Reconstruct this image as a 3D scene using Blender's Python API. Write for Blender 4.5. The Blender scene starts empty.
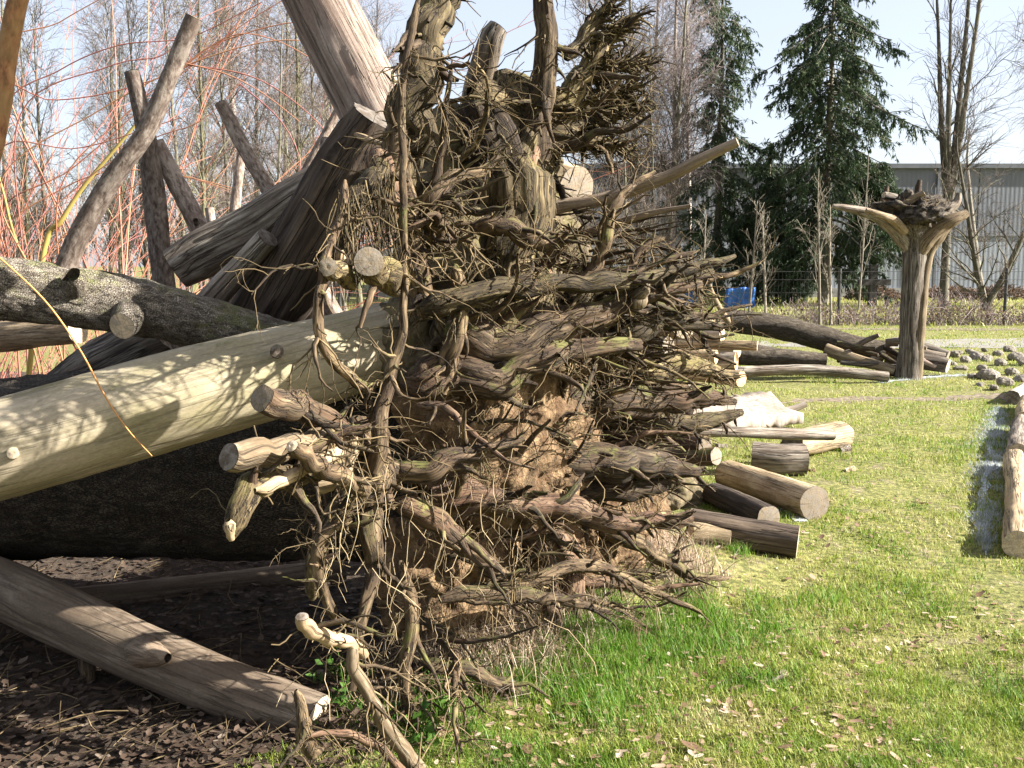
import bpy, math, random
import numpy as np
from mathutils import Vector

# ------------------------------------------------------------------ camera, sky, sun, exposure
SC = bpy.context.scene
COL = SC.collection
CAMZ, FPX, PITCH = 1.6, 1000.0, math.radians(6.8)
cam = bpy.data.cameras.new('camera'); cam_o = bpy.data.objects.new('camera', cam); COL.objects.link(cam_o)
cam.sensor_width = 36.0; cam.lens = 36.0 * FPX / 1024.0; cam.clip_start = 0.05; cam.clip_end = 2000
cam_o.location = (0, 0, CAMZ); cam_o.rotation_euler = (math.pi / 2 - PITCH, 0, 0)
SC.camera = cam_o

SUN_AZ, SUN_EL = math.radians(97), math.radians(30)     # azimuth clockwise from +Y
world = bpy.data.worlds.new('World'); SC.world = world; world.use_nodes = True
wn = world.node_tree
sky = wn.nodes.new('ShaderNodeTexSky'); sky.sky_type = 'NISHITA'; sky.sun_disc = False
sky.sun_elevation = SUN_EL; sky.sun_rotation = SUN_AZ; sky.air_density = 0.8; sky.dust_density = 2.2; sky.ozone_density = 0.5
hz = wn.nodes.new('ShaderNodeMixRGB'); hz.inputs[0].default_value = 0.5; hz.inputs[2].default_value = (3.8, 3.85, 4.1, 1)   # thin even winter haze over the blue
wn.links.new(sky.outputs[0], hz.inputs[1]); wn.links.new(hz.outputs[0], wn.nodes['Background'].inputs[0])
wn.nodes['Background'].inputs[1].default_value = 0.062
sun = bpy.data.lights.new('sun', 'SUN'); sun.energy = 5.0; sun.angle = math.radians(0.5); sun.color = (1.0, 0.955, 0.885)
sun_o = bpy.data.objects.new('sun', sun); COL.objects.link(sun_o); sun_o.location = (20, 0, 15)
SDIR = Vector((math.sin(SUN_AZ) * math.cos(SUN_EL), math.cos(SUN_AZ) * math.cos(SUN_EL), math.sin(SUN_EL)))
sun_o.rotation_euler = SDIR.to_track_quat('Z', 'Y').to_euler()
SC.view_settings.view_transform = 'Standard'; SC.view_settings.look = 'None'
SC.view_settings.gamma = 1.0; SC.view_settings.exposure = 2.2
try: SC.view_settings.use_curve_mapping = False
except Exception: pass

# ------------------------------------------------------------------ numeric helpers
RNG = np.random.default_rng(7)
def A(*a): return np.array(a, dtype=float)
def nrm(v): return v / np.maximum(np.linalg.norm(v, axis=-1, keepdims=True), 1e-9)
def _h(i, j, k, s):
    n = (i * 374761393 + j * 668265263 + k * 2147483647 + s * 1274126177).astype(np.int64) & 0xffffffff
    n = ((n ^ (n >> 13)) * 1274126177) & 0xffffffff
    n = (n ^ (n >> 16)) & 0xffffffff
    n = (n * 2246822519) & 0xffffffff
    return ((n ^ (n >> 15)) & 0xffffff) / float(0xffffff)
def vnoise(p, s=0):
    p = np.asarray(p, float); i = np.floor(p).astype(np.int64); f = p - i; f = f * f * (3 - 2 * f)
    r = 0
    for a in (0, 1):
        for b in (0, 1):
            for c in (0, 1):
                w = (f[..., 0] if a else 1 - f[..., 0]) * (f[..., 1] if b else 1 - f[..., 1]) * (f[..., 2] if c else 1 - f[..., 2])
                r = r + w * _h(i[..., 0] + a, i[..., 1] + b, i[..., 2] + c, s)
    return r * 2 - 1
def fbm(p, o=3, s=0):
    r = 0; a = 0.5; p = np.asarray(p, float)
    for k in range(o):
        r = r + a * vnoise(p * 2 ** k, s + k * 17); a *= 0.5
    return r

# pixel -> direction -> point
def ray(px, py):
    u = (px - 512) / FPX; v = (384 - py) / FPX
    return A(u, math.cos(PITCH) + math.sin(PITCH) * v, -math.sin(PITCH) + math.cos(PITCH) * v)
def W(px, py, d):                       # point seen at this pixel, d metres ahead
    r = ray(px, py); r = r / r[1] * d; r[2] += CAMZ; return r
def G(px, py):                          # point on level ground
    r = ray(px, py); return A(0, 0, CAMZ) + r * (CAMZ / -r[2])
PN = A(0.785, -0.62, 0)                 # the root plate faces right and towards the viewer
PT = A(0.62, 0.785, 0)
def WP(px, py, o=0.0):                  # point on the plane of the root plate, o metres in front of it
    r = ray(px, py); t = (-2.53 + o) / (r @ PN); q = r * t; q[2] += CAMZ; return q

def terrain(x, y):
    x = np.asarray(x, float); y = np.asarray(y, float)
    p = np.stack([x, y, 0 * x], -1)
    z = 0.035 * fbm(p * 0.9, 2, 3) + 0.018 * fbm(p * 3.1, 2, 5)
    # low bank of earth along the foot of the root plate
    s = (x + 0.46) * PT[0] + (y - 3.5) * PT[1]; n = (x + 0.46) * PN[0] + (y - 3.5) * PN[1]
    z = z + 0.16 * np.exp(-((s - 1.3) / 1.3) ** 2 - ((n + 0.05) / 0.38) ** 2)
    # the floor far off stays level
    far = np.clip((np.hypot(x, y) - 14) / 10, 0, 1)
    return z * (1 - far)
def tz(x, y): return float(terrain(np.array([x]), np.array([y]))[0])

# ------------------------------------------------------------------ mesh helpers
def mesh_obj(name, V, F4=None, F3=None, mat=None, parent=None, bc=None, rnd=None, smooth=True):
    me = bpy.data.meshes.new(name)
    V = np.asarray(V, np.float32).reshape(-1, 3)
    F4 = np.zeros((0, 4), np.int32) if F4 is None else np.asarray(F4, np.int32).reshape(-1, 4)
    F3 = np.zeros((0, 3), np.int32) if F3 is None else np.asarray(F3, np.int32).reshape(-1, 3)
    me.vertices.add(len(V)); me.vertices.foreach_set('co', V.ravel())
    li = np.concatenate([F4.ravel(), F3.ravel()]).astype(np.int32)
    me.loops.add(len(li)); me.loops.foreach_set('vertex_index', li)
    me.polygons.add(len(F4) + len(F3))
    st = np.concatenate([np.arange(len(F4)) * 4, len(F4) * 4 + np.arange(len(F3)) * 3]).astype(np.int32)
    me.polygons.foreach_set('loop_start', st)
    me.polygons.foreach_set('use_smooth', np.full(len(st), bool(smooth)))
    if bc is not None:
        a = me.attributes.new('bc', 'FLOAT_VECTOR', 'POINT'); a.data.foreach_set('vector', np.asarray(bc, np.float32).ravel())
    if rnd is not None:
        a = me.attributes.new('rnd', 'FLOAT', 'POINT'); a.data.foreach_set('value', np.asarray(rnd, np.float32).ravel())
    me.update(calc_edges=True); me.validate()
    o = bpy.data.objects.new(name, me); COL.objects.link(o)
    if mat is not None: me.materials.append(mat)
    if parent is not None: o.parent = parent
    return o
def empty(name, loc=(0, 0, 0)):
    o = bpy.data.objects.new(name, None); COL.objects.link(o); o.location = loc; o.empty_display_size = 0.1; return o
def tag(o, label=None, cat=None, group=None, kind=None):
    if label: o['label'] = label
    if cat: o['category'] = cat
    if group: o['group'] = group
    if kind: o['kind'] = kind
    return o
def kids(o): return [c for c in bpy.data.objects if c.parent == o]
def copy_tree(o, parent=None):
    c = o.copy(); COL.objects.link(c); c.parent = parent
    for k in list(o.children): copy_tree(k, c)
    return c
def cat(parts):                          # parts: list of (V,F4,bc,rnd)
    V = []; F = []; B = []; R = []; n = 0
    for v, f, b, r in parts:
        V.append(v); F.append(f + n); B.append(b); R.append(r); n += len(v)
    return np.concatenate(V), np.concatenate(F), np.concatenate(B), np.concatenate(R)

def resample(P, R, n):                  # Catmull-Rom
    P = np.asarray(P, float); R = np.asarray(R, float); m = len(P)
    if m == 2:
        t = np.linspace(0, 1, n)[:, None]; return P[0] * (1 - t) + P[1] * t, R[0] * (1 - t[:, 0]) + R[1] * t[:, 0]
    E = np.vstack([2 * P[0] - P[1], P, 2 * P[-1] - P[-2]]); ER = np.concatenate([[R[0]], R, [R[-1]]])
    L = np.concatenate([[0], np.cumsum(np.linalg.norm(np.diff(P, axis=0), axis=1))])
    s = np.linspace(0, L[-1], n); k = np.clip(np.searchsorted(L, s, side='right') - 1, 0, m - 2)
    t = ((s - L[k]) / np.maximum(L[k + 1] - L[k], 1e-9)); T = t[:, None]
    p0, p1, p2, p3 = E[k], E[k + 1], E[k + 2], E[k + 3]
    Q = 0.5 * (2 * p1 + (p2 - p0) * T + (2 * p0 - 5 * p1 + 4 * p2 - p3) * T ** 2 + (3 * p1 - p0 - 3 * p2 + p3) * T ** 3)
    return Q, ER[k + 1] * (1 - t) + ER[k + 2] * t

def frames(P):                           # P (K,N,3) -> tangents, U, V by parallel transport
    K, N, _ = P.shape
    T = np.empty_like(P); T[:, 1:-1] = P[:, 2:] - P[:, :-2]; T[:, 0] = P[:, 1] - P[:, 0]; T[:, -1] = P[:, -1] - P[:, -2]
    T = nrm(T); ref = np.where(np.abs(T[:, 0, 2:3]) < 0.9, A(0, 0, 1), A(1, 0, 0))
    u = nrm(np.cross(ref, T[:, 0])); U = np.empty_like(P); U[:, 0] = u
    for k in range(1, N):
        u = u - (u * T[:, k]).sum(-1, keepdims=True) * T[:, k]; u = nrm(u); U[:, k] = u
    return T, U, np.cross(T, U)
def tubes(P, R, S, seed=0, disp=None, jit=0.0):
    """batch of tubes: P (K,N,3), R (K,N); returns V,F4,bc,rnd"""
    P = np.asarray(P, float); R = np.asarray(R, float); K, N, _ = P.shape
    rg = np.random.default_rng(seed)
    T, U, Vv = frames(P); th = np.arange(S) / S * 2 * math.pi
    c, s = np.cos(th), np.sin(th)
    L = np.concatenate([np.zeros((K, 1)), np.cumsum(np.linalg.norm(np.diff(P, axis=1), axis=2), axis=1)], axis=1)
    off = rg.uniform(-40, 40, (K, 1, 1, 3))
    bc = np.stack([R[:, :, None] * c, R[:, :, None] * s, np.broadcast_to(L[:, :, None], (K, N, S))], -1) + off
    RR = np.broadcast_to(R[:, :, None], (K, N, S)).copy()
    if disp is not None: RR = RR * (1 + disp(np.broadcast_to(c, (K, N, S)), np.broadcast_to(s, (K, N, S)), np.broadcast_to(L[:, :, None], (K, N, S)), off, R[:, :, None]))
    if jit: RR = RR * (1 + rg.uniform(-jit, jit, RR.shape))
    X = P[:, :, None, :] + RR[..., None] * (U[:, :, None, :] * c[:, None] + Vv[:, :, None, :] * s[:, None])
    i = np.arange(K)[:, None, None] * N * S + np.arange(N - 1)[None, :, None] * S
    a = np.arange(S)[None, None, :]; b = (a + 1) % S
    F = np.stack([i + a, i + b, i + S + b, i + S + a], -1).reshape(-1, 4)
    rnd = np.repeat(rg.uniform(0, 1, K), N * S)
    return X.reshape(-1, 3), F, bc.reshape(-1, 3), rnd
def bark_disp(low=0.10, ridge=0.05, kz=5.0, kr=3.0, s=0):
    def f(c, sn, L, off, R):
        q = np.stack([c * 1.3 + off[..., 0], sn * 1.3 + off[..., 1], L * 1.3 / np.maximum(6 * R, .05) + off[..., 2]], -1)
        d = low * 2 * fbm(q, 2, s)
        if ridge:
            q = np.stack([c * kr + off[..., 0], sn * kr + off[..., 1], L * kz + off[..., 2]], -1)
            d = d + ridge * 2 * (0.5 - np.abs(fbm(q, 3, s + 5)) * 2)
        return d
    return f
def disc(P, Tn, U, V, ring, rings=4, rough=0.004, seed=0, dome=0.0):
    """cut face: ring (S,3) boundary verts, P centre"""
    S = len(ring); vs = [np.array([P])]; rg = np.random.default_rng(seed)
    for k in range(1, rings + 1):
        q = P + (ring - P) * (k / rings) + Tn * (dome * (1 - (k / rings) ** 2))
        if k < rings: q = q + Tn * rg.uniform(-rough, rough, (S, 1))
        vs.append(q)
    X = np.concatenate(vs); F3 = []; F4 = []
    for j in range(S): F3.append((0, 1 + j, 1 + (j + 1) % S))
    for k in range(1, rings):
        a = 1 + (k - 1) * S; b = 1 + k * S
        for j in range(S): F4.append((a + j, b + j, b + (j + 1) % S, a + (j + 1) % S))
    d = X - P; bc = np.stack([d @ U, d @ V, np.zeros(len(X))], -1)
    return X, F4, F3, bc
def log(name, P, R, mat, cut=None, S=20, seg=0.05, low=0.08, ridge=0.03, kz=5, kr=3, seed=0, ends=(True, True), parent=None, slant=0.0):
    P = np.asarray(P, float); Ltot = np.linalg.norm(np.diff(P, axis=0), axis=1).sum()
    n = int(np.clip(Ltot / seg, 6, 260)); Q, RR = resample(P, R, n)
    V, F, B, r = tubes(Q[None], RR[None], S, seed, bark_disp(low, ridge, kz, kr, seed))
    o = mesh_obj(name, V, F, None, mat, parent, B, r)
    if cut is not None:
        T, U, Vv = frames(Q[None])
        for e, k in zip(ends, (0, n - 1)):
            if not e: continue
            ring = V[k * S:(k + 1) * S]; sg = -1 if k == 0 else 1
            Tn = T[0, k] * sg
            X, f4, f3, bc = disc(Q[k] + Tn * 0.002, Tn, U[0, k], Vv[0, k], ring + Tn * 0.002, 4, 0.0004, seed + k, 0.003)
            bc = bc + A(0, 0, seed * 1.37 % 9)
            mesh_obj('cut_end', X, f4, f3, cut, o, bc, np.full(len(X), (seed * 0.37) % 1.0), smooth=True)
    return o
def wpath(spec):                         # [(px,py,depth,rpx)] -> P,R
    P = [W(a, b, d) for a, b, d, r in spec]; R = [r * d / FPX for a, b, d, r in spec]
    return P, R
def ppath(spec):                         # [(px,py,offset,rpx)] on the plate
    P = [WP(a, b, o) for a, b, o, r in spec]; R = [s[3] * p[1] / FPX for s, p in zip(spec, P)]
    return P, R

def grow(P, R, n, Lr, ang, N, rr, rng, up=0.0, droop=0.0, wig=0.25, tr=(0.15, 0.97), tip=0.3, taper=0.55, bias=None, fixlen=False, rmin=0.0):
    """n children spread over a batch of parents"""
    K, M, _ = P.shape
    ln = np.linalg.norm(np.diff(P, axis=1), axis=2).sum(1)
    k = rng.choice(K, n, p=ln / ln.sum()); t = rng.uniform(tr[0], tr[1], n)
    f = t * (M - 1); i = np.clip(f.astype(int), 0, M - 2); w = (f - i)[:, None]
    p0 = P[k, i] * (1 - w) + P[k, i + 1] * w; T = nrm(P[k, i + 1] - P[k, i])
    r0 = R[k, i] * (1 - w[:, 0]) + R[k, i + 1] * w[:, 0]
    rd = rng.normal(size=(n, 3)); rd = nrm(rd - (rd * T).sum(-1, keepdims=True) * T)
    a = rng.uniform(ang[0], ang[1], n)[:, None]
    d = T * np.cos(a) + rd * np.sin(a) + A(0, 0, up)
    if bias is not None: d = d + bias
    d = nrm(d)
    L = rng.uniform(Lr[0], Lr[1], n) * ((1 - taper * t) if not fixlen else 1)
    Q = np.empty((n, N, 3)); Q[:, 0] = p0; st = (L / (N - 1))[:, None]
    for j in range(1, N):
        Q[:, j] = Q[:, j - 1] + d * st
        d = nrm(d + rng.normal(size=(n, 3)) * wig + A(0, 0, -droop))
    rb = np.maximum(r0 * rng.uniform(rr[0], rr[1], n), rmin)
    RR = rb[:, None] * np.linspace(1, tip, N)[None]
    return Q, RR

# ------------------------------------------------------------------ materials
def new_mat(name):
    m = bpy.data.materials.new(name); m.use_nodes = True; nt = m.node_tree; nt.nodes.clear()
    out = nt.nodes.new('ShaderNodeOutputMaterial'); b = nt.nodes.new('ShaderNodeBsdfPrincipled')
    nt.links.new(b.outputs[0], out.inputs[0]); b.inputs['Roughness'].default_value = 0.85
    b.inputs['Specular IOR Level'].default_value = 0.25
    return m, nt, b, out
def N_(nt, t, **kw):
    n = nt.nodes.new(t)
    for k, v in kw.items(): setattr(n, k, v)
    return n
def ramp(nt, src, stops):
    r = N_(nt, 'ShaderNodeValToRGB'); e = r.color_ramp.elements
    while len(e) < len(stops): e.new(0.5)
    for q, (p, c) in zip(e, stops): q.position = p; q.color = (*c, 1) if len(c) == 3 else c
    nt.links.new(src, r.inputs[0]); return r.outputs[0]
def attr(nt, name, out='Vector'):
    a = N_(nt, 'ShaderNodeAttribute', attribute_name=name); return a.outputs[out]
def mapped(nt, vec, sc):
    m = N_(nt, 'ShaderNodeMapping'); m.inputs['Scale'].default_value = sc; nt.links.new(vec, m.inputs['Vector']); return m.outputs[0]
def noise(nt, vec, scale, detail=5, rough=0.6, dist=0.0):
    n = N_(nt, 'ShaderNodeTexNoise'); n.inputs['Scale'].default_value = scale; n.inputs['Detail'].default_value = detail
    n.inputs['Roughness'].default_value = rough; n.inputs['Distortion'].default_value = dist; nt.links.new(vec, n.inputs['Vector']); return n.outputs[0]
def mix(nt, fac, a, b, bt='MIX'):
    m = N_(nt, 'ShaderNodeMixRGB', blend_type=bt)
    for s, i in ((fac, 0), (a, 1), (b, 2)):
        if isinstance(s, (int, float)): m.inputs[i].default_value = s
        elif isinstance(s, tuple): m.inputs[i].default_value = (*s, 1)
        else: nt.links.new(s, m.inputs[i])
    return m.outputs[0]
def mth(nt, op, a, b=None):
    m = N_(nt, 'ShaderNodeMath', operation=op)
    for s, i in ((a, 0), (b, 1)):
        if s is None: continue
        if isinstance(s, (int, float)): m.inputs[i].default_value = s
        else: nt.links.new(s, m.inputs[i])
    return m.outputs[0]
def bump(nt, b, h, strength, dist=0.01):
    n = N_(nt, 'ShaderNodeBump'); n.inputs['Strength'].default_value = strength; n.inputs['Distance'].default_value = dist
    nt.links.new(h, n.inputs['Height']); nt.links.new(n.outputs[0], b.inputs['Normal'])
def wood_mat(name, stops, xy=60, z=8, low=6, lowmix=None, moss=None, moss_amt=0.5, bstr=0.6, bdist=0.006, rough=0.85, cracks=0.0, crack_xy=None, patch=None, checks=0.0, check_sc=(22, 22, .9)):
    m, nt, b, out = new_mat(name); bc = attr(nt, 'bc')
    fib = noise(nt, mapped(nt, bc, (xy, xy, z)), 1.0, 6, 0.62, 0.3)
    big = noise(nt, mapped(nt, bc, (low, low, low * 0.6)), 1.0, 4, 0.6)
    c = ramp(nt, fib, [(0.5 + (p - 0.5) * 0.55, k) for p, k in stops])
    if lowmix: c = mix(nt, ramp(nt, big, [(0.40, (0, 0, 0)), (0.66, (1, 1, 1))]), c, mix(nt, 0.75, c, lowmix))
    if patch:
        pn = noise(nt, mapped(nt, bc, (low * 2.2, low * 2.2, low)), 1.0, 5, 0.65, 0.6)
        c = mix(nt, ramp(nt, pn, [(0.52, (0, 0, 0)), (0.62, (1, 1, 1))]), c, mix(nt, 0.8, c, patch))
    h = fib
    if checks:
        cn = noise(nt, mapped(nt, bc, check_sc), 1.0, 4, 0.55, 0.4)
        ln = ramp(nt, mth(nt, 'ABSOLUTE', mth(nt, 'SUBTRACT', cn, 0.5)), [(0.004, (0, 0, 0)), (0.028, (1, 1, 1))])
        c = mix(nt, checks, c, mix(nt, ln, (0.02, 0.014, 0.010), c)); h = mth(nt, 'ADD', mth(nt, 'MULTIPLY', fib, 0.6), ln)
        spn = noise(nt, mapped(nt, bc, (140, 140, 60)), 1.0, 3, 0.7); c = mix(nt, 0.55, c, mix(nt, spn, (0.02, 0.016, 0.012), mix(nt, 1.0, c, (1.6, 1.6, 1.6), 'MULTIPLY')))
    if cracks:
        v = N_(nt, 'ShaderNodeTexVoronoi', feature='DISTANCE_TO_EDGE'); q = crack_xy or (40, 40, 14)
        wob = N_(nt, 'ShaderNodeVectorMath', operation='ADD'); s = N_(nt, 'ShaderNodeVectorMath', operation='SCALE'); s.inputs['Scale'].default_value = 0.03
        nz = N_(nt, 'ShaderNodeTexNoise'); nz.inputs['Scale'].default_value = 9; nt.links.new(bc, nz.inputs['Vector'])
        nt.links.new(nz.outputs['Color'], s.inputs[0]); nt.links.new(bc, wob.inputs[0]); nt.links.new(s.outputs[0], wob.inputs[1])
        nt.links.new(mapped(nt, wob.outputs[0], q), v.inputs['Vector'])
        ed = ramp(nt, v.outputs['Distance'], [(0.0, (0, 0, 0)), (0.16, (1, 1, 1))])
        c = mix(nt, cracks, c, mix(nt, ed, (0.02, 0.015, 0.012), c))
        h = mth(nt, 'ADD', mth(nt, 'MULTIPLY', fib, 0.5), ed)
    if moss:
        g = N_(nt, 'ShaderNodeNewGeometry'); sep = N_(nt, 'ShaderNodeSeparateXYZ'); nt.links.new(g.outputs['Normal'], sep.inputs[0])
        mn = noise(nt, mapped(nt, bc, (9, 9, 6)), 1.0, 6, 0.7)
        f = mth(nt, 'ADD', mn, mth(nt, 'MULTIPLY', sep.outputs[2], 0.10))
        f = ramp(nt, f, [(0.62 - 0.25 * moss_amt, (0, 0, 0)), (0.72 - 0.2 * moss_amt, (1, 1, 1))])
        c = mix(nt, mth(nt, 'MULTIPLY', f, 0.85), c, moss)
    r = attr(nt, 'rnd', 'Fac'); hsv = N_(nt, 'ShaderNodeHueSaturation')
    nt.links.new(mth(nt, 'ADD', mth(nt, 'MULTIPLY', r, 1.0), 0.55), hsv.inputs['Value']); nt.links.new(c, hsv.inputs['Color'])
    nt.links.new(hsv.outputs[0], b.inputs['Base Color']); b.inputs['Roughness'].default_value = rough
    bump(nt, b, h, bstr, bdist)
    return m
def cut_mat(name, a, bcol, dark):
    m, nt, b, out = new_mat(name); bc = attr(nt, 'bc')
    wv = N_(nt, 'ShaderNodeTexWave', wave_type='RINGS', rings_direction='Z'); wv.inputs['Scale'].default_value = 22; wv.inputs['Distortion'].default_value = 1.6; wv.inputs['Detail'].default_value = 3; wv.inputs['Detail Scale'].default_value = 0.6
    nt.links.new(bc, wv.inputs['Vector'])
    c = mix(nt, mth(nt, 'MULTIPLY', wv.outputs['Fac'], 0.45), a, bcol)
    n = noise(nt, bc, 14, 5, 0.7); c = mix(nt, ramp(nt, n, [(0.45, (0, 0, 0)), (0.75, (1, 1, 1))]), c, dark)
    n2 = noise(nt, bc, 120, 3, 0.7); c = mix(nt, mth(nt, 'MULTIPLY', n2, 0.4), c, dark)
    sep = N_(nt, 'ShaderNodeSeparateXYZ'); nt.links.new(bc, sep.inputs[0]); an = mth(nt, 'ARCTAN2', sep.outputs[1], sep.outputs[0]); rc = N_(nt, 'ShaderNodeCombineXYZ')
    nt.links.new(mth(nt, 'MULTIPLY', mth(nt, 'COSINE', an), 1.0), rc.inputs[0]); nt.links.new(mth(nt, 'SINE', an), rc.inputs[1]); nt.links.new(sep.outputs[2], rc.inputs[2])
    rn_ = noise(nt, rc.outputs[0], 3.2, 3, 0.6); ck = ramp(nt, mth(nt, 'ABSOLUTE', mth(nt, 'SUBTRACT', rn_, 0.5)), [(0.004, (0, 0, 0)), (0.018, (1, 1, 1))]); c = mix(nt, ck, mix(nt, 0.75, c, (0.03, 0.022, 0.016)), c)
    gy_ = noise(nt, bc, 30, 4, 0.7); c = mix(nt, ramp(nt, gy_, [(0.42, (0, 0, 0)), (0.62, (0.7, 0.7, 0.7))]), c, (0.20, 0.18, 0.155))
    r = attr(nt, 'rnd', 'Fac'); hsv = N_(nt, 'ShaderNodeHueSaturation'); nt.links.new(mth(nt, 'ADD', mth(nt, 'MULTIPLY', r, 0.5), 0.75), hsv.inputs['Value']); nt.links.new(c, hsv.inputs['Color'])
    nt.links.new(hsv.outputs[0], b.inputs['Base Color']); bump(nt, b, n2, 0.4, 0.004)
    return m
def leafy_mat(name, stops, trans=0.4, rough=0.6, obj=False):
    m, nt, b, out = new_mat(name); r = attr(nt, 'rnd', 'Fac')
    c = ramp(nt, r, stops); nt.links.new(c, b.inputs['Base Color']); b.inputs['Roughness'].default_value = rough
    t = N_(nt, 'ShaderNodeBsdfTranslucent'); nt.links.new(c, t.inputs[0])
    mx = N_(nt, 'ShaderNodeMixShader'); mx.inputs[0].default_value = trans
    nt.links.new(b.outputs[0], mx.inputs[1]); nt.links.new(t.outputs[0], mx.inputs[2]); nt.links.new(mx.outputs[0], out.inputs[0])
    return m
def pos_mat(name, scale, stops, bstr=0.3, bdist=0.01, rough=0.9, second=None, scale2=None):
    m, nt, b, out = new_mat(name); g = N_(nt, 'ShaderNodeTexCoord'); p = g.outputs['Object']
    n = noise(nt, p, scale, 7, 0.65); c = ramp(nt, n, [(0.5 + (q - 0.5) * 0.75, k) for q, k in stops])
    if second: c = mix(nt, ramp(nt, noise(nt, p, scale2, 4, 0.6, 0.5), [(0.48, (0, 0, 0)), (0.62, (1, 1, 1))]), c, second)
    nt.links.new(c, b.inputs['Base Color']); b.inputs['Roughness'].default_value = rough; bump(nt, b, n, bstr, bdist)
    return m

MOSS = (0.085, 0.085, 0.022)
M = {}
M['root'] = wood_mat('weathered_root', [(0.2, (0.019, 0.012, 0.006)), (0.5, (0.080, 0.054, 0.028)), (0.8, (0.210, 0.152, 0.083))], 60, 11, 8, (0.042, 0.024, 0.013), MOSS, 0.1, 0.8, 0.008, checks=0.8, check_sc=(55, 55, 7))
M['mossroot'] = wood_mat('mossy_root', [(0.2, (0.019, 0.013, 0.006)), (0.5, (0.080, 0.058, 0.027)), (0.8, (0.210, 0.160, 0.080))], 55, 14, 9, (0.042, 0.029, 0.013), (0.097, 0.080, 0.027), 0.15, 1.0, 0.012, checks=0.8, check_sc=(55, 55, 7))
M['darkroot'] = wood_mat('dark_root', [(0.2, (0.013, 0.009, 0.006)), (0.55, (0.047, 0.032, 0.018)), (0.85, (0.158, 0.115, 0.068))], 80, 10, 7, (0.053, 0.028, 0.014), MOSS, 0.2, 0.9, 0.008, checks=0.8, check_sc=(55, 55, 7))
M['redroot'] = wood_mat('reddish_root', [(0.2, (0.028, 0.017, 0.011)), (0.5, (0.101, 0.064, 0.039)), (0.8, (0.210, 0.149, 0.092))], 60, 9, 6, (0.105, 0.053, 0.029), None, 0, 0.9, 0.01, checks=0.8, check_sc=(55, 55, 7))
M['paleroot'] = wood_mat('bare_pale_root', [(0.2, (0.128, 0.090, 0.049)), (0.55, (0.288, 0.218, 0.136)), (0.8, (0.432, 0.351, 0.238))], 70, 9, 8, (0.176, 0.117, 0.063), None, 0, 0.6, 0.005, checks=0.75)
M['rootlet'] = wood_mat('fine_rootlets', [(0.3, (0.045, 0.032, 0.016)), (0.6, (0.113, 0.083, 0.042)), (0.85, (0.212, 0.158, 0.083))], 90, 20, 5, (0.090, 0.061, 0.029), None, 0, 0.3, 0.002)
M['straw'] = wood_mat('dry_straw', [(0.3, (0.180, 0.135, 0.075)), (0.6, (0.285, 0.225, 0.135)), (0.85, (0.390, 0.330, 0.217))], 60, 20, 5, (0.195, 0.135, 0.075), None, 0, 0.2, 0.002)
M['pale'] = wood_mat('debarked_trunk', [(0.2, (0.433, 0.355, 0.243)), (0.5, (0.587, 0.492, 0.347)), (0.8, (0.680, 0.581, 0.419))], 34, 2.2, 5, (0.350, 0.305, 0.153), (0.206, 0.182, 0.072), -0.2, 0.35, 0.004, 0.7, patch=(0.391, 0.335, 0.216), checks=0.3, check_sc=(12, 12, .6))
M['scaly'] = wood_mat('scaly_bark', [(0.25, (0.07, 0.058, 0.045)), (0.55, (0.21, 0.18, 0.145)), (0.8, (0.36, 0.32, 0.26))], 55, 22, 7, (0.12, 0.10, 0.07), (0.15, 0.15, 0.06), 0.25, 1.0, 0.012, 0.9, cracks=0.75, crack_xy=(38, 38, 24))
M['darkbark'] = wood_mat('dark_furrowed_bark', [(0.25, (0.035, 0.028, 0.02)), (0.55, (0.10, 0.08, 0.058)), (0.8, (0.18, 0.15, 0.11))], 40, 14, 6, (0.065, 0.05, 0.035), None, 0, 1.0, 0.016, 0.95, cracks=0.7, crack_xy=(30, 30, 10))
M['brownlog'] = wood_mat('brown_peeled_log', [(0.2, (0.14, 0.10, 0.07)), (0.5, (0.27, 0.205, 0.145)), (0.8, (0.38, 0.31, 0.23))], 40, 3, 5, (0.17, 0.12, 0.08), None, 0, 0.5, 0.005, 0.75, patch=(0.20, 0.15, 0.10), checks=0.35)
M['greylog'] = wood_mat('weathered_grey_log', [(0.25, (0.064, 0.052, 0.040)), (0.5, (0.176, 0.148, 0.116)), (0.8, (0.336, 0.304, 0.256))], 60, 4, 5, (0.112, 0.080, 0.056), None, 0, 0.9, 0.01, 0.85, checks=0.75)
M['tanlog'] = wood_mat('tan_log', [(0.25, (0.17, 0.12, 0.065)), (0.5, (0.36, 0.27, 0.16)), (0.8, (0.50, 0.41, 0.27))], 45, 3.5, 5, (0.22, 0.15, 0.08), None, 0, 0.6, 0.006, 0.8, patch=(0.22, 0.17, 0.10), checks=0.75)
M['hollow'] = wood_mat('dark_brown_wood', [(0.2, (0.02, 0.014, 0.010)), (0.5, (0.062, 0.044, 0.031)), (0.85, (0.13, 0.097, 0.07))], 36, 2.2, 5, (0.03, 0.021, 0.015), None, 0, 0.9, 0.012, 0.9, checks=0.75)
M['trunkbrown'] = wood_mat('leaning_trunk_wood', [(0.25, (0.12, 0.08, 0.06)), (0.5, (0.29, 0.225, 0.18)), (0.8, (0.42, 0.35, 0.29))], 36, 2.2, 5, (0.20, 0.14, 0.11), None, 0, 0.8, 0.01, 0.85, checks=0.45)
M['polebark'] = wood_mat('pole_bark', [(0.25, (0.06, 0.043, 0.033)), (0.5, (0.17, 0.13, 0.105)), (0.8, (0.33, 0.28, 0.235))], 60, 26, 8, (0.10, 0.07, 0.053), None, 0, 0.7, 0.008, 0.9, patch=(0.25, 0.21, 0.175))
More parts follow.
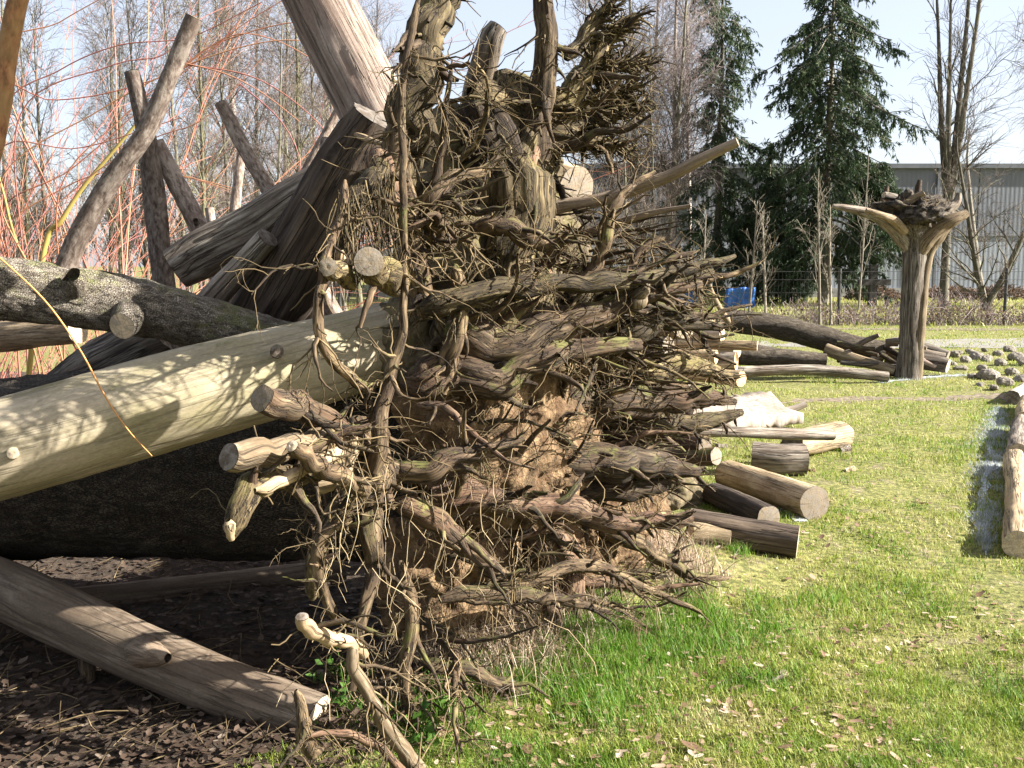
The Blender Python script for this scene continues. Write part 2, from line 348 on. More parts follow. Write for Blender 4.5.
M['cut'] = cut_mat('cut_wood', (0.62, 0.50, 0.34), (0.42, 0.30, 0.18), (0.30, 0.22, 0.14))
M['cutold'] = cut_mat('old_cut_wood', (0.27, 0.21, 0.14), (0.16, 0.12, 0.075), (0.10, 0.078, 0.054))
M['cutorange'] = cut_mat('fresh_cut_wood', (0.66, 0.42, 0.20), (0.50, 0.29, 0.12), (0.42, 0.26, 0.13))
M['cutdark'] = cut_mat('rotten_cut_wood', (0.12, 0.09, 0.065), (0.07, 0.05, 0.04), (0.035, 0.028, 0.02))
M['whitewood'] = wood_mat('bleached_wood', [(0.2, (0.16, 0.125, 0.09)), (0.5, (0.28, 0.235, 0.19)), (0.8, (0.38, 0.335, 0.285))], 30, 3, 5, (0.17, 0.13, 0.10), None, 0, 0.3, 0.004, 0.8)
M['soil'] = pos_mat('dry_soil', 17, [(0.28, (0.039, 0.025, 0.014)), (0.5, (0.138, 0.088, 0.046)), (0.70, (0.275, 0.185, 0.102))], 1.0, 0.04, 0.95, (0.105, 0.062, 0.032), 9)
M['darksoil'] = pos_mat('dark_mossy_soil', 11, [(0.30, (0.028, 0.021, 0.014)), (0.5, (0.088, 0.068, 0.040)), (0.7, (0.176, 0.136, 0.080))], 0.9, 0.03, 0.95, (0.096, 0.080, 0.036), 16)
M['darkclod'] = pos_mat('dark_clod', 14, [(0.30, (0.012, 0.010, 0.008)), (0.5, (0.05, 0.04, 0.03)), (0.7, (0.13, 0.105, 0.075))], 1.0, 0.04, 0.95)
M['redbranch'] = leafy_mat('red_willow_bark', [(0, (0.20, 0.07, 0.065)), (0.4, (0.31, 0.11, 0.075)), (0.75, (0.38, 0.20, 0.10)), (1, (0.27, 0.09, 0.10))], 0.0, 0.5)
M['orangewhip'] = leafy_mat('orange_whip_bark', [(0, (0.46, 0.22, 0.07)), (1, (0.46, 0.22, 0.07))], 0.0, 0.5)
M['yellowbranch'] = leafy_mat('yellow_willow_bark', [(0, (0.24, 0.18, 0.05)), (1, (0.32, 0.25, 0.07))], 0.0, 0.5)
M['orangebark'] = wood_mat('orange_bark', [(0.25, (0.16, 0.07, 0.035)), (0.5, (0.36, 0.16, 0.07)), (0.8, (0.46, 0.26, 0.12))], 30, 14, 6, (0.30, 0.20, 0.08), None, 0, 0.6, 0.006)
M['twig'] = wood_mat('bare_twigs', [(0.3, (0.070, 0.052, 0.042)), (0.7, (0.140, 0.108, 0.087))], 10, 6, 3, None, None, 0, 0.1, 0.002)
M['redtwig'] = wood_mat('reddish_twigs', [(0.3, (0.158, 0.124, 0.116)), (0.7, (0.277, 0.225, 0.214))], 10, 6, 3, None, None, 0, 0.1, 0.002)
M['treebark'] = wood_mat('grey_tree_bark', [(0.3, (0.060, 0.051, 0.039)), (0.7, (0.150, 0.132, 0.105))], 14, 5, 3, (0.096, 0.093, 0.054), None, 0, 0.6, 0.01)
M['greentrunk'] = wood_mat('greenish_trunk', [(0.3, (0.091, 0.087, 0.052)), (0.7, (0.189, 0.175, 0.115))], 14, 5, 3, (0.140, 0.133, 0.070), None, 0, 0.6, 0.01)
M['sapling'] = wood_mat('pale_sapling_bark', [(0.3, (0.132, 0.111, 0.084)), (0.7, (0.240, 0.210, 0.162))], 14, 5, 3, None, None, 0, 0.3, 0.005)
M['birch'] = wood_mat('birch_bark', [(0.3, (0.112, 0.091, 0.077)), (0.55, (0.252, 0.217, 0.189)), (0.8, (0.336, 0.301, 0.266))], 6, 12, 3, (0.140, 0.112, 0.091), None, 0, 0.4, 0.006)
M['needles'] = leafy_mat('spruce_needles', [(0, (0.022, 0.040, 0.020)), (0.5, (0.042, 0.070, 0.030)), (0.85, (0.062, 0.095, 0.038)), (1, (0.09, 0.11, 0.04))], 0.25, 0.6)
M['grass'] = leafy_mat('grass_blades', [(0, (0.071, 0.147, 0.014)), (0.3, (0.148, 0.226, 0.024)), (0.55, (0.235, 0.282, 0.042)), (0.78, (0.326, 0.322, 0.085)), (1, (0.408, 0.373, 0.180))], 0.4, 0.55)
M['lush'] = leafy_mat('lush_grass', [(0, (0.055, 0.143, 0.012)), (0.45, (0.105, 0.220, 0.020)), (0.75, (0.180, 0.264, 0.032)), (1, (0.360, 0.330, 0.140))], 0.45, 0.5)
M['frostgrass'] = leafy_mat('frosted_grass', [(0, (0.289, 0.315, 0.313)), (0.6, (0.425, 0.451, 0.470)), (1, (0.272, 0.306, 0.226))], 0.3, 0.6)
M['leaf'] = leafy_mat('dead_leaves', [(0, (0.08, 0.045, 0.028)), (0.35, (0.19, 0.115, 0.07)), (0.65, (0.30, 0.21, 0.14)), (1, (0.50, 0.42, 0.33))], 0.15, 0.7)
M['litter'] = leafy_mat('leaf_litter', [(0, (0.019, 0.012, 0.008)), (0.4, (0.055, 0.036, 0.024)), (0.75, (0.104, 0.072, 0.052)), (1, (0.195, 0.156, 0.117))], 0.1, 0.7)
M['brownleaf'] = leafy_mat('brown_hedge_leaves', [(0, (0.08, 0.055, 0.038)), (0.5, (0.16, 0.105, 0.072)), (1, (0.25, 0.175, 0.12))], 0.3, 0.7)
M['greenleaf'] = leafy_mat('green_weed_leaves', [(0, (0.03, 0.08, 0.012)), (1, (0.10, 0.19, 0.03))], 0.4, 0.5)
M['stone'] = pos_mat('field_stone', 4, [(0.3, (0.09, 0.075, 0.058)), (0.5, (0.18, 0.155, 0.125)), (0.7, (0.29, 0.26, 0.215))], 0.6, 0.03, 0.9)
M['gravel'] = pos_mat('pale_gravel', 26, [(0.3, (0.12, 0.11, 0.095)), (0.6, (0.22, 0.205, 0.185))], 0.4, 0.01)
M['track'] = pos_mat('bare_earth', 14, [(0.3, (0.07, 0.055, 0.035)), (0.5, (0.14, 0.11, 0.075)), (0.7, (0.23, 0.19, 0.13))], 0.6, 0.02)
M['frost'] = pos_mat('frosty_ground', 40, [(0.36, (0.120, 0.128, 0.101)), (0.5, (0.315, 0.338, 0.351)), (0.68, (0.465, 0.488, 0.523))], 0.5, 0.01)
M['wallmetal'] = pos_mat('grey_metal_cladding', 0.6, [(0.3, (0.20, 0.22, 0.25)), (0.7, (0.24, 0.26, 0.29))], 0.05, 0.01, 0.6)
M['upperwall'] = pos_mat('grey_upper_cladding', 0.6, [(0.3, (0.13, 0.14, 0.16)), (0.7, (0.165, 0.175, 0.195))], 0.05, 0.01, 0.6)
M['trim'] = pos_mat('dark_roof_trim', 2, [(0.3, (0.10, 0.11, 0.125)), (0.7, (0.14, 0.15, 0.165))], 0.05, 0.01, 0.5)
M['concrete'] = pos_mat('plinth_concrete', 3, [(0.3, (0.20, 0.195, 0.185)), (0.7, (0.30, 0.29, 0.275))], 0.2, 0.01)
M['blue'] = pos_mat('blue_plastic', 3, [(0.3, (0.03, 0.10, 0.33)), (0.7, (0.06, 0.17, 0.46))], 0.1, 0.01, 0.4)
M['postmetal'] = pos_mat('dark_fence_metal', 8, [(0.3, (0.03, 0.03, 0.03)), (0.7, (0.07, 0.065, 0.06))], 0.1, 0.002, 0.6)
M['signwood'] = pos_mat('dark_weathered_timber', 6, [(0.3, (0.035, 0.032, 0.03)), (0.7, (0.09, 0.08, 0.07))], 0.3, 0.005)

# ground: grass soil, darker leaf mould below the pile, worn patches
def ground_mat():
    m, nt, b, out = new_mat('meadow_ground'); tc = N_(nt, 'ShaderNodeTexCoord'); p = tc.outputs['Object']
    n1 = noise(nt, p, 1.1, 6, 0.65); n2 = noise(nt, p, 22, 6, 0.7); n3 = noise(nt, p, 5, 5, 0.6, 0.4)
    g = ramp(nt, n2, [(0.36, (0.05, 0.055, 0.016)), (0.5, (0.13, 0.135, 0.035)), (0.64, (0.24, 0.215, 0.075))])
    s = ramp(nt, n2, [(0.3, (0.09, 0.07, 0.045)), (0.55, (0.20, 0.16, 0.10)), (0.75, (0.34, 0.29, 0.20))])
    c = mix(nt, ramp(nt, n3, [(0.54, (0, 0, 0)), (0.68, (0.8, 0.8, 0.8))]), g, s)
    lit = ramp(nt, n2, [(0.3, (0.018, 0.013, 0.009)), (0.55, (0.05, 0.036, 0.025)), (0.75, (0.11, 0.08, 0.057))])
    sx = N_(nt, 'ShaderNodeSeparateXYZ'); nt.links.new(p, sx.inputs[0])
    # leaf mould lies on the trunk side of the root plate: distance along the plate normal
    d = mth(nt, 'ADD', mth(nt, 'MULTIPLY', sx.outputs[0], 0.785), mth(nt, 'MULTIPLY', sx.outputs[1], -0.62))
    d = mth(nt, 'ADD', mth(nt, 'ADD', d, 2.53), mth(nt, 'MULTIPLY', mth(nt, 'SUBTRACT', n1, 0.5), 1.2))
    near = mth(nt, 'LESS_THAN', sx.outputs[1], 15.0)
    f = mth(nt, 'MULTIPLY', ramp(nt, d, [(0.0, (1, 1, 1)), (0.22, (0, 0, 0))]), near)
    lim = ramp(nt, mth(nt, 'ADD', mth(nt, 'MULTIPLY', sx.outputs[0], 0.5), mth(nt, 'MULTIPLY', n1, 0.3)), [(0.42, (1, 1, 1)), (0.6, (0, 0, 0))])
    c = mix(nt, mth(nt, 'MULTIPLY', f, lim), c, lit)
    nt.links.new(c, b.inputs['Base Color']); b.inputs['Roughness'].default_value = 0.95; bump(nt, b, n2, 0.7, 0.03)
    return m
M['ground'] = ground_mat()

# ------------------------------------------------------------------ the setting
def warp(n0, n1, dens):
    return None
gx = np.concatenate([-np.geomspace(600, 8.2, 26), np.arange(-8, 8.01, 0.07), np.geomspace(8.2, 600, 26)])
gy = np.concatenate([-np.geomspace(60, 0.5, 10), np.arange(0.0, 16.01, 0.07), np.geomspace(16.2, 900, 40)])
X, Y = np.meshgrid(gx, gy); Z = terrain(X, Y)
nx, ny = len(gx), len(gy); i = np.arange(ny - 1)[:, None] * nx + np.arange(nx - 1)[None]
tag(mesh_obj('ground', np.stack([X, Y, Z], -1), np.stack([i, i + 1, i + nx + 1, i + nx], -1), None, M['ground']), kind='structure')

def strip(name, pts, widths, mat, lift=0.006, edge=0.25, seed=0, step=0.12, kind='structure'):
    P, Wd = resample(np.array([[a, b, 0] for a, b in pts], float), widths, max(8, int(sum(math.dist(pts[k], pts[k + 1]) for k in range(len(pts) - 1)) / step)))
    T = nrm(np.gradient(P, axis=0)); Nn = np.stack([-T[:, 1], T[:, 0], 0 * T[:, 0]], -1); m = 7
    V = []
    e1 = 1 + edge * 2 * fbm(P * 2.3 + 11, 3, seed); e2 = 1 + edge * 2 * fbm(P * 2.3 + 57, 3, seed + 3)
    for k in range(m):
        s = k / (m - 1) * 2 - 1; w = Wd * np.where(s < 0, e1, e2)
        V.append(P + Nn * (s * w)[:, None])
    V = np.stack(V, 1); V[..., 2] = terrain(V[..., 0], V[..., 1]) + lift
    n = len(P); i = np.arange(n - 1)[:, None] * m + np.arange(m - 1)[None]
    return tag(mesh_obj(name, V, np.stack([i, i + 1, i + m + 1, i + m], -1), None, mat), kind=kind)
strip('gravel_path', [(-4, 20.4), (6, 20.3), (11, 20.6), (18, 22), (40, 26)], [0.7, 0.8, 1.2, 1.7, 2], M['gravel'], 0.006, 0.12, 3, 0.2)
strip('dirt_track', [(1.9, 11.3), (3.2, 11.6), (4.6, 11.95), (6.2, 12.2), (9, 12.6)], [0.05, 0.10, 0.13, 0.12, 0.13], M['track'], 0.002, 2.0, 5)
strip('dirt_path', [(-6, 25.3), (4, 25.2), (14, 25.0), (30, 25.4)], [0.3, 0.45, 0.4, 0.5], M['track'], 0.006, 0.8, 9, 0.2)

# ------------------------------------------------------------------ the great uprooted tree
tree = empty('uprooted_tree', tuple(WP(500, 640, 0) * A(1, 1, 0)))
tree.location.z = 0.05
tag(tree, 'huge uprooted tree lying on its side, tangled root plate facing the grass', 'uprooted tree')
def reparent(o, p):
    o.parent = p; o.matrix_parent_inverse = p.matrix_world.inverted()
bpy.context.view_layer.update()
TI = Vector(tree.location)
def child(o, p=tree):
    o.parent = p
    o.location = -TI if p is tree else (0, 0, 0)
    return o
def blob(name, c, ax, seed, mat, amp=0.22, fr=3.4, nu=170, nv=110, parent=tree, ridged=0.5, power=2.4):
    """lumpy clod: c centre, ax rows = half axes (along plate, normal, up)"""
    u = np.arange(nu) / nu * 2 * math.pi; v = (np.arange(nv) + 0.5) / nv * math.pi
    U, Vv = np.meshgrid(u, v); D = np.stack([np.sin(Vv) * np.cos(U), np.sin(Vv) * np.sin(U), np.cos(Vv)], -1)
    D = D / (np.abs(D) ** power).sum(-1, keepdims=True) ** (1 / power)
    X = c + D @ np.asarray(ax)
    q = X * fr + seed * 3.1
    d = fbm(q, 4, seed) * amp * 2 - ridged * amp * np.abs(fbm(q * 2.3 + 9, 3, seed + 4)) * 2 + (0.07 * fbm(X * 14, 3, seed + 8) * 2 - 0.05 * np.abs(fbm(X * 26, 3, seed + 2)) * 2) * amp / .22
    nd = nrm(X - c); X = X + nd * d[..., None] * np.linalg.norm(np.asarray(ax), axis=1).mean()
    X = X.reshape(-1, 3); i = np.arange(nv - 1)[:, None] * nu; a = np.arange(nu)[None]; b = (a + 1) % nu
    F = np.stack([i + a, i + nu + a, i + nu + b, i + b], -1)
    o = mesh_obj(name, X, F, None, mat, None, X * 1.0, np.full(len(X), 0.5)); child(o, parent) if parent is tree else None
    return o
def axes(a, n, z): return [PT * a, PN * n, A(0, 0, z)]
blob('soil_clod', WP(500, 440, -0.06), axes(0.56, 0.28, 0.46), 3, M['soil'])
blob('soil_clod', WP(575, 545, -0.10), axes(0.45, 0.24, 0.40), 5, M['soil'])
blob('soil_clod', WP(455, 560, -0.14), axes(0.34, 0.22, 0.42), 9, M['soil'])
blob('soil_clod', WP(620, 520, -0.30), axes(0.38, 0.22, 0.36), 11, M['soil'])
blob('soil_clod', WP(480, 320, -0.12), axes(0.40, 0.30, 0.34), 12, M['darksoil'])
blob('soil_clod', WP(420, 355, -0.18), axes(0.22, 0.22, 0.26), 14, M['darksoil'])
blob('soil_clod', WP(505, 190, -0.12), axes(0.24, 0.20, 0.42), 15, M['darksoil'])
blob('soil_clod', WP(452, 175, -0.08), axes(0.17, 0.14, 0.30), 16, M['darksoil'])
blob('soil_clod', WP(470, 255, -0.02), axes(0.26, 0.16, 0.24), 17, M['darksoil'])
blob('soil_clod', WP(545, 270, -0.10), axes(0.20, 0.14, 0.26), 19, M['darksoil'])
blob('soil_clod', WP(575, 395, -0.35), axes(0.42, 0.22, 0.32), 18, M['soil'])

# trunk of the great tree
P, R = wpath([(-620, 640, 5.6, 66), (-300, 520, 4.9, 82), (0, 470, 4.55, 92), (200, 462, 4.45, 95), (330, 455, 4.3, 102), (430, 440, 4.25, 118)])
child(log('trunk', P, R, M['darkbark'], None, 56, 0.035, 0.05, 0.05, 4, 5, 21))
# thick ribs of wood that rise out of the collar: (px,py,offset,radius px)
THICK = [
 ('mossroot', [(500, 70, .05, 16), (520, 120, .10, 26), (512, 180, .10, 40), (500, 260, .06, 48), (490, 350, .02, 55)], 'root_collar'),
 ('mossroot', [(450, -25, .12, 14), (437, 5, .14, 15), (426, 42, .15, 17), (416, 85, .15, 18), (409, 130, .12, 20), (402, 180, .10, 16), (406, 222, .06, 10)], 'root'),
 ('root', [(540, -30, .24, 8), (545, 30, .24, 10), (543, 75, .22, 11), (534, 115, .18, 15), (524, 165, .12, 18), (515, 220, .06, 16)], 'root'),
 ('mossroot', [(470, 90, .06, 16), (520, 112, .10, 18), (560, 118, .14, 18), (590, 108, .22, 12), (618, 92, .30, 6), (640, 84, .36, 2)], 'root'),
 ('mossroot', [(545, 120, .14, 15), (580, 82, .22, 12), (600, 52, .28, 9), (618, 30, .32, 6), (636, 14, .36, 2)], 'root'),
 ('mossroot', [(550, 125, .12, 16), (590, 118, .22, 13), (615, 112, .28, 8), (642, 106, .34, 2)], 'root'),
 ('mossroot', [(540, 130, .10, 14), (575, 140, .20, 10), (605, 145, .28, 7), (628, 150, .33, 2)], 'root'),
 ('mossroot', [(560, 100, .16, 10), (590, 75, .24, 7), (620, 66, .30, 5), (650, 58, .36, 2)], 'root'),
 ('mossroot', [(566, 60, .24, 7), (590, 30, .28, 6), (606, 8, .32, 4), (622, -12, .34, 2)], 'root'),
 ('darkroot', [(470, 95, .0, 20), (490, 135, .08, 24), (505, 180, .1, 26), (520, 235, .08, 18)], 'root'),
 ('root', [(395, 120, .1, 12), (400, 190, .14, 13), (412, 250, .12, 11), (425, 310, .08, 12)], 'root'),
 ('redroot', [(375, 150, .1, 14), (385, 190, .15, 12), (396, 222, .16, 8)], 'root'),
 ('root', [(455, 265, .16, 7), (462, 300, .2, 7), (456, 345, .18, 9), (440, 390, .12, 10)], 'root'),
 ('redroot', [(532, 130, .16, 10), (528, 190, .2, 9), (540, 250, .22, 9), (545, 300, .2, 10)], 'root'),
 ('darkroot', [(445, 330, .05, 26), (500, 345, .2, 24), (560, 325, .34, 17), (620, 303, .46, 10), (700, 284, .62, 4)], 'root'),
 ('darkroot', [(400, 380, .02, 20), (450, 372, .12, 20), (500, 378, .24, 17), (560, 352, .36, 11), (640, 345, .5, 6)], 'root'),
 ('mossroot', [(420, 310, .14, 14), (470, 296, .24, 11), (540, 286, .36, 9), (620, 282, .5, 8), (690, 270, .62, 6), (735, 256, .7, 2)], 'root'),
 ('root', [(470, 226, .16, 8), (505, 226, .26, 9), (530, 240, .32, 9), (548, 243, .36, 7), (574, 238, .42, 3)], 'root'),
 ('root', [(450, 250, .1, 12), (430, 215, .2, 9), (450, 180, .24, 7), (485, 170, .28, 4), (500, 150, .3, 2)], 'root'),
 ('root', [(575, 292, .3, 5), (598, 262, .36, 7), (608, 232, .4, 6), (612, 208, .42, 5), (632, 186, .46, 3), (655, 172, .5, 2)], 'root'),
 ('mossroot', [(560, 300, .2, 12), (620, 292, .34, 11), (665, 284, .44, 8), (712, 272, .54, 4)], 'root'),
 ('mossroot', [(575, 345, .16, 16), (625, 335, .28, 13), (670, 322, .4, 9), (722, 328, .52, 3)], 'root'),
 ('mossroot', [(590, 372, .08, 20), (640, 372, .2, 16), (690, 366, .32, 10), (738, 376, .44, 3)], 'root'),
 ('darkroot', [(545, 408, .06, 20), (600, 402, .2, 18), (655, 404, .32, 14), (705, 396, .44, 9), (735, 402, .5, 3)], 'root'),
 ('mossroot', [(600, 432, .06, 18), (650, 428, .18, 15), (700, 424, .3, 9), (742, 412, .42, 3)], 'root'),
 ('darkroot', [(372, 470, .18, 10), (410, 470, .26, 12), (450, 462, .34, 11), (490, 450, .40, 7), (524, 438, .46, 3)], 'root'),
 ('darkroot', [(520, 462, .08, 16), (570, 460, .22, 17), (620, 462, .34, 16), (665, 466, .42, 11), (698, 472, .5, 5)], 'root'),
 ('darkroot', [(540, 484, .08, 10), (600, 488, .24, 12), (640, 488, .34, 10), (668, 482, .4, 6)], 'root'),
 ('redroot', [(430, 492, .1, 12), (500, 500, .2, 14), (560, 507, .3, 12), (610, 522, .42, 11), (650, 522, .5, 8), (690, 516, .58, 6)], 'root'),
 ('darkroot', [(395, 500, .2, 10), (430, 520, .28, 12), (468, 548, .34, 9), (500, 570, .40, 4)], 'root'),
 ('redroot', [(555, 530, .06, 18), (566, 565, .12, 14), (572, 600, .16, 12), (576, 655, .18, 14)], 'root'),
 ('redroot', [(520, 520, .10, 10), (545, 560, .18, 9), (550, 600, .20, 8), (556, 630, .18, 8)], 'root'),
 ('root', [(600, 530, .1, 9), (650, 552, .26, 7), (690, 575, .38, 5), (728, 578, .46, 2)], 'root'),
 ('root', [(440, 600, .2, 9), (500, 592, .3, 8), (560, 600, .38, 6), (612, 612, .46, 2)], 'root'),
 ('root', [(420, 660, .16, 8), (470, 672, .28, 8), (530, 695, .36, 7), (575, 704, .42, 6), (600, 690, .46, 2)], 'root'),
 ('root', [(400, 560, .22, 8), (412, 620, .26, 7), (404, 680, .26, 6), (425, 740, .24, 6)], 'root'),
 ('root', [(372, 500, .2, 15), (368, 530, .24, 13), (374, 565, .26, 8), (362, 620, .28, 5), (352, 690, .28, 4)], 'root'),
 ('root', [(470, 560, .18, 8), (520, 580, .3, 7), (590, 566, .42, 6), (650, 590, .52, 4), (700, 612, .6, 2)], 'root'),
 ('root', [(360, 420, .1, 15), (372, 460, .2, 16), (378, 505, .24, 15)], 'root'),
 ('mossroot', [(312, 600, .1, 7), (316, 560, .14, 8), (330, 520, .18, 10), (350, 492, .2, 10)], 'root'),
 ('root', [(335, 620, .16, 5), (322, 585, .2, 5), (318, 545, .2, 6), (345, 520, .22, 8)], 'root'),
]
GEN = []
def add_root(mat, spec, name='root', S=None, ends=False, cut=None, low=0.07, ridge=0.17, rec=True, plane=True, disp=True):
    P, R = ppath(spec) if plane else wpath(spec)
    rmax = max(R); S = S or int(np.clip(rmax * 420, 8, 40))
    k = len(GEN) + 31
    # break up the smooth spline a little
    Q, RR = resample(P, R, max(len(P) * 3, 8)); rg = np.random.default_rng(k)
    j = rg.normal(size=Q.shape) * (RR[:, None] * 0.17); j[0] = 0; j[-1] = 0; Q = Q + j
    RR = RR * (1 + rg.uniform(-.06, .06, len(RR)))
    if ends is False: RR[0] *= .35
    o = log(name, Q, RR, M[mat], cut, S, max(0.012, rmax * 0.28), low if disp else 0.05, ridge if disp else 0.02, 3.2, 4.4, k, (ends, ends) if isinstance(ends, bool) else ends)
    child(o)
    if rec:
        q, r = resample(Q, RR, 12); GEN.append((q, r))
    return o
for m_, s_, n_ in THICK: add_root(m_, s_, n_)
# cut and broken pieces of root on the near side
add_root('paleroot', [(229, 457, .30, 14), (262, 452, .30, 14), (300, 448, .26, 13), (330, 436, .22, 13), (352, 442, .16, 13)], 'cut_root', 26, (True, False), M['cutdark'], 0.07, 0.03)
add_root('darkroot', [(262, 398, .28, 13), (285, 402, .26, 13), (310, 412, .24, 13), (338, 432, .2, 15), (360, 455, .16, 14)], 'cut_root', 26, (True, False), M['cutold'], 0.14, 0.10)
add_root('mossroot', [(233, 538, .30, 7), (240, 508, .30, 13), (256, 484, .28, 14), (296, 474, .24, 12), (335, 462, .2, 12)], 'broken_root', 22, False, None)
add_root('paleroot', [(228, 520, .31, 8), (232, 540, .31, 3)], 'broken_tip', 10, False, None, rec=False)
add_root('root', [(292, 446, .40, 6), (310, 462, .37, 9), (335, 474, .33, 9), (362, 488, .28, 10)], 'cut_root', 18, (True, False), M['cut'], 0.08, 0.04)
add_root('paleroot', [(255, 490, .33, 6), (285, 480, .32, 6), (315, 462, .28, 6), (340, 452, .24, 7)], 'root', 12)
add_root('paleroot', [(345, 425, .2, 10), (348, 450, .24, 11), (335, 475, .22, 11), (318, 485, .2, 9)], 'root', 16)
add_root('paleroot', [(302, 617, .42, 7), (308, 630, .42, 8), (328, 640, .42, 8), (350, 642, .41, 7), (364, 655, .40, 5)], 'cut_root', 14, (True, False), M['cutdark'], 0.06, 0.04)
add_root('paleroot', [(352, 640, .41, 6), (356, 672, .42, 7), (372, 700, .43, 7), (392, 735, .44, 8), (420, 772, .44, 9)], 'root', 14, False, None, 0.06, 0.04)
add_root('redroot', [(305, 738, .40, 3), (340, 733, .42, 4), (375, 745, .44, 4), (402, 772, .46, 5)], 'root', 8)
add_root('root', [(296, 690, .36, 5), (302, 715, .37, 6), (306, 738, .37, 8), (316, 752, .36, 10)], 'root', 10)
add_root('mossroot', [(398, 283, .22, 13), (384, 274, .3, 14), (369, 262, .38, 15)], 'cut_root', 22, (False, True), M['cutold'], 0.06, 0.03, rec=False)
add_root('mossroot', [(352, 282, .26, 8), (340, 272, .3, 9), (328, 267, .34, 9)], 'cut_root', 16, (False, True), M['cutold'], rec=False)
add_root('paleroot', [(350, 280, .3, 6), (343, 262, .3, 6), (340, 250, .3, 3)], 'root', 10, rec=False)
add_root('root', [(376, 285, .34, 3), (368, 302, .36, 3.5), (360, 328, .36, 2)], 'root', 8)
add_root('mossroot', [(384, 165, .16, 9), (362, 192, .2, 10), (348, 203, .2, 9), (342, 212, .2, 5)], 'root', 14)
add_root('root', [(345, 180, .24, 4), (340, 220, .26, 5), (326, 255, .28, 5), (318, 300, .3, 5), (322, 345, .3, 5), (345, 372, .28, 5), (372, 392, .24, 5)], 'root', 8)
add_root('root', [(420, -10, .3, 3), (404, 80, .3, 4), (403, 180, .32, 4), (404, 260, .3, 4), (402, 330, .3, 4), (392, 372, .28, 6), (380, 420, .28, 8), (372, 470, .26, 9)], 'root', 10)
add_root('darkroot', [(452, 60, .26, 2), (446, 110, .26, 3), (440, 160, .22, 4), (430, 215, .2, 5)], 'root', 8)
add_root('root', [(700, 250, .66, 2), (660, 262, .56, 4), (620, 272, .44, 5), (580, 280, .32, 7)], 'root', 8)
add_root('root', [(642, 300, .5, 3), (632, 272, .46, 4), (640, 250, .48, 3), (664, 238, .54, 2)], 'root', 8)
add_root('paleroot', [(630, 314, .50, 4), (637, 302, .53, 8), (642, 292, .56, 7), (648, 283, .58, 3)], 'broken_root', 14, (True, True), M['cut'], 0.2, 0.15, rec=False)
rg = np.random.default_rng(77)
# a further crowd of medium roots that stand out from the plate
for k in range(74):
    px = rg.uniform(400, 640); py = rg.uniform(150, 690)
    if py < 240: px = rg.uniform(420, 540)
    if py > 600: px = rg.uniform(395, 580)
    L = rg.uniform(50, 150); a = rg.normal(0.05, 0.45) + (0.30 if py > 560 else -0.05)
    pts = []; r0 = rg.uniform(3, 8); o0 = rg.uniform(-.02, .15)
    x, y = px, py
    for j in range(6):
        t = j / 5; pts.append((x, y, o0 + t * L * 0.0034, max(0.9, r0 * (1 - 0.8 * t))))
        x += math.cos(a) * L / 5; y += math.sin(a) * L / 5; a += rg.normal(0, .35)
    add_root(['root', 'root', 'mossroot', 'darkroot', 'redroot'][k % 5], pts, 'root', 8)

# finer roots growing from them, and the hair of rootlets
GP = np.stack([g[0] for g in GEN]); GR = np.stack([g[1] for g in GEN])
rg = np.random.default_rng(5)
q1, r1 = grow(GP, GR, 520, (0.08, 0.32), (0.4, 1.2), 9, (0.30, 0.6), rg, 0.0, 0.02, 0.30, (0.1, 0.95), 0.3, 0.45, PN * 0.25, rmin=0.003)
r1 = np.clip(r1, 0.001, 0.008)
s1 = tubes(q1, r1, 6, 1, None, 0.22)
child(tag(mesh_obj('branching_roots', s1[0], s1[1], None, M['root'], None, s1[2], s1[3]), kind='stuff'))
q2, r2 = grow(q1, r1, 1300, (0.06, 0.24), (0.4, 1.3), 7, (0.35, 0.7), rg, 0.0, 0.06, 0.24, (0.1, 1.0), 0.35, 0.2, rmin=0.0016)
r2 = np.clip(r2, 0.0007, 0.003)
q3, r3 = grow(GP, GR, 750, (0.05, 0.26), (0.5, 1.5), 7, (0.1, 0.3), rg, 0.0, 0.10, 0.36, (0.05, 1.0), 0.35, 0.1, rmin=0.0014)
r3 = np.clip(r3, 0.0007, 0.0026)
q4, r4 = grow(q2, r2, 2600, (0.03, 0.12), (0.4, 1.4), 5, (0.4, 0.8), rg, 0.0, 0.08, 0.4, (0.1, 1.0), 0.4, 0.1, rmin=0.0009)
r4 = np.clip(r4, 0.0005, 0.0015)
s = cat([tubes(q2, r2, 4, 2), tubes(q3, r3, 4, 3), tubes(q4, r4, 3, 4)])
child(tag(mesh_obj('rootlets', s[0], s[1], None, M['rootlet'], None, s[2], s[3]), kind='stuff'))
# layered spikes that point away from the plate at mid height
K = 240; xs = rg.uniform(545, 660, K); ys = rg.uniform(225, 500, K); b = np.array([WP(a_, b_, .02 + (a_ - 540) * .0022) for a_, b_ in zip(xs, ys)])
d = nrm(PN + rg.normal(0, .22, (K, 3)) * A(1, 1, .55)); L = rg.uniform(.10, .36, K); Q = np.empty((K, 9, 3)); Q[:, 0] = b
for j in range(1, 9):
    Q[:, j] = Q[:, j - 1] + d * (L / 8)[:, None]; d = nrm(d + rg.normal(size=(K, 3)) * .10)
R7 = rg.uniform(.004, .012, K)[:, None] * np.linspace(1, .16, 9) * rg.uniform(.8, 1.2, (K, 9))
q8, r8 = grow(Q, R7, 500, (.03, .10), (.2, .8), 6, (.35, .6), rg, 0, .03, .3, (.1, 1.), .35, .3, PN * .3, rmin=.0012)
s = cat([tubes(Q, R7, 7, 16, None, .22), tubes(q8, np.clip(r8, .0007, .004), 4, 17, None, .15)])
child(tag(mesh_obj('spiky_roots', s[0], s[1], None, M['root'], None, s[2], s[3]), kind='stuff'))
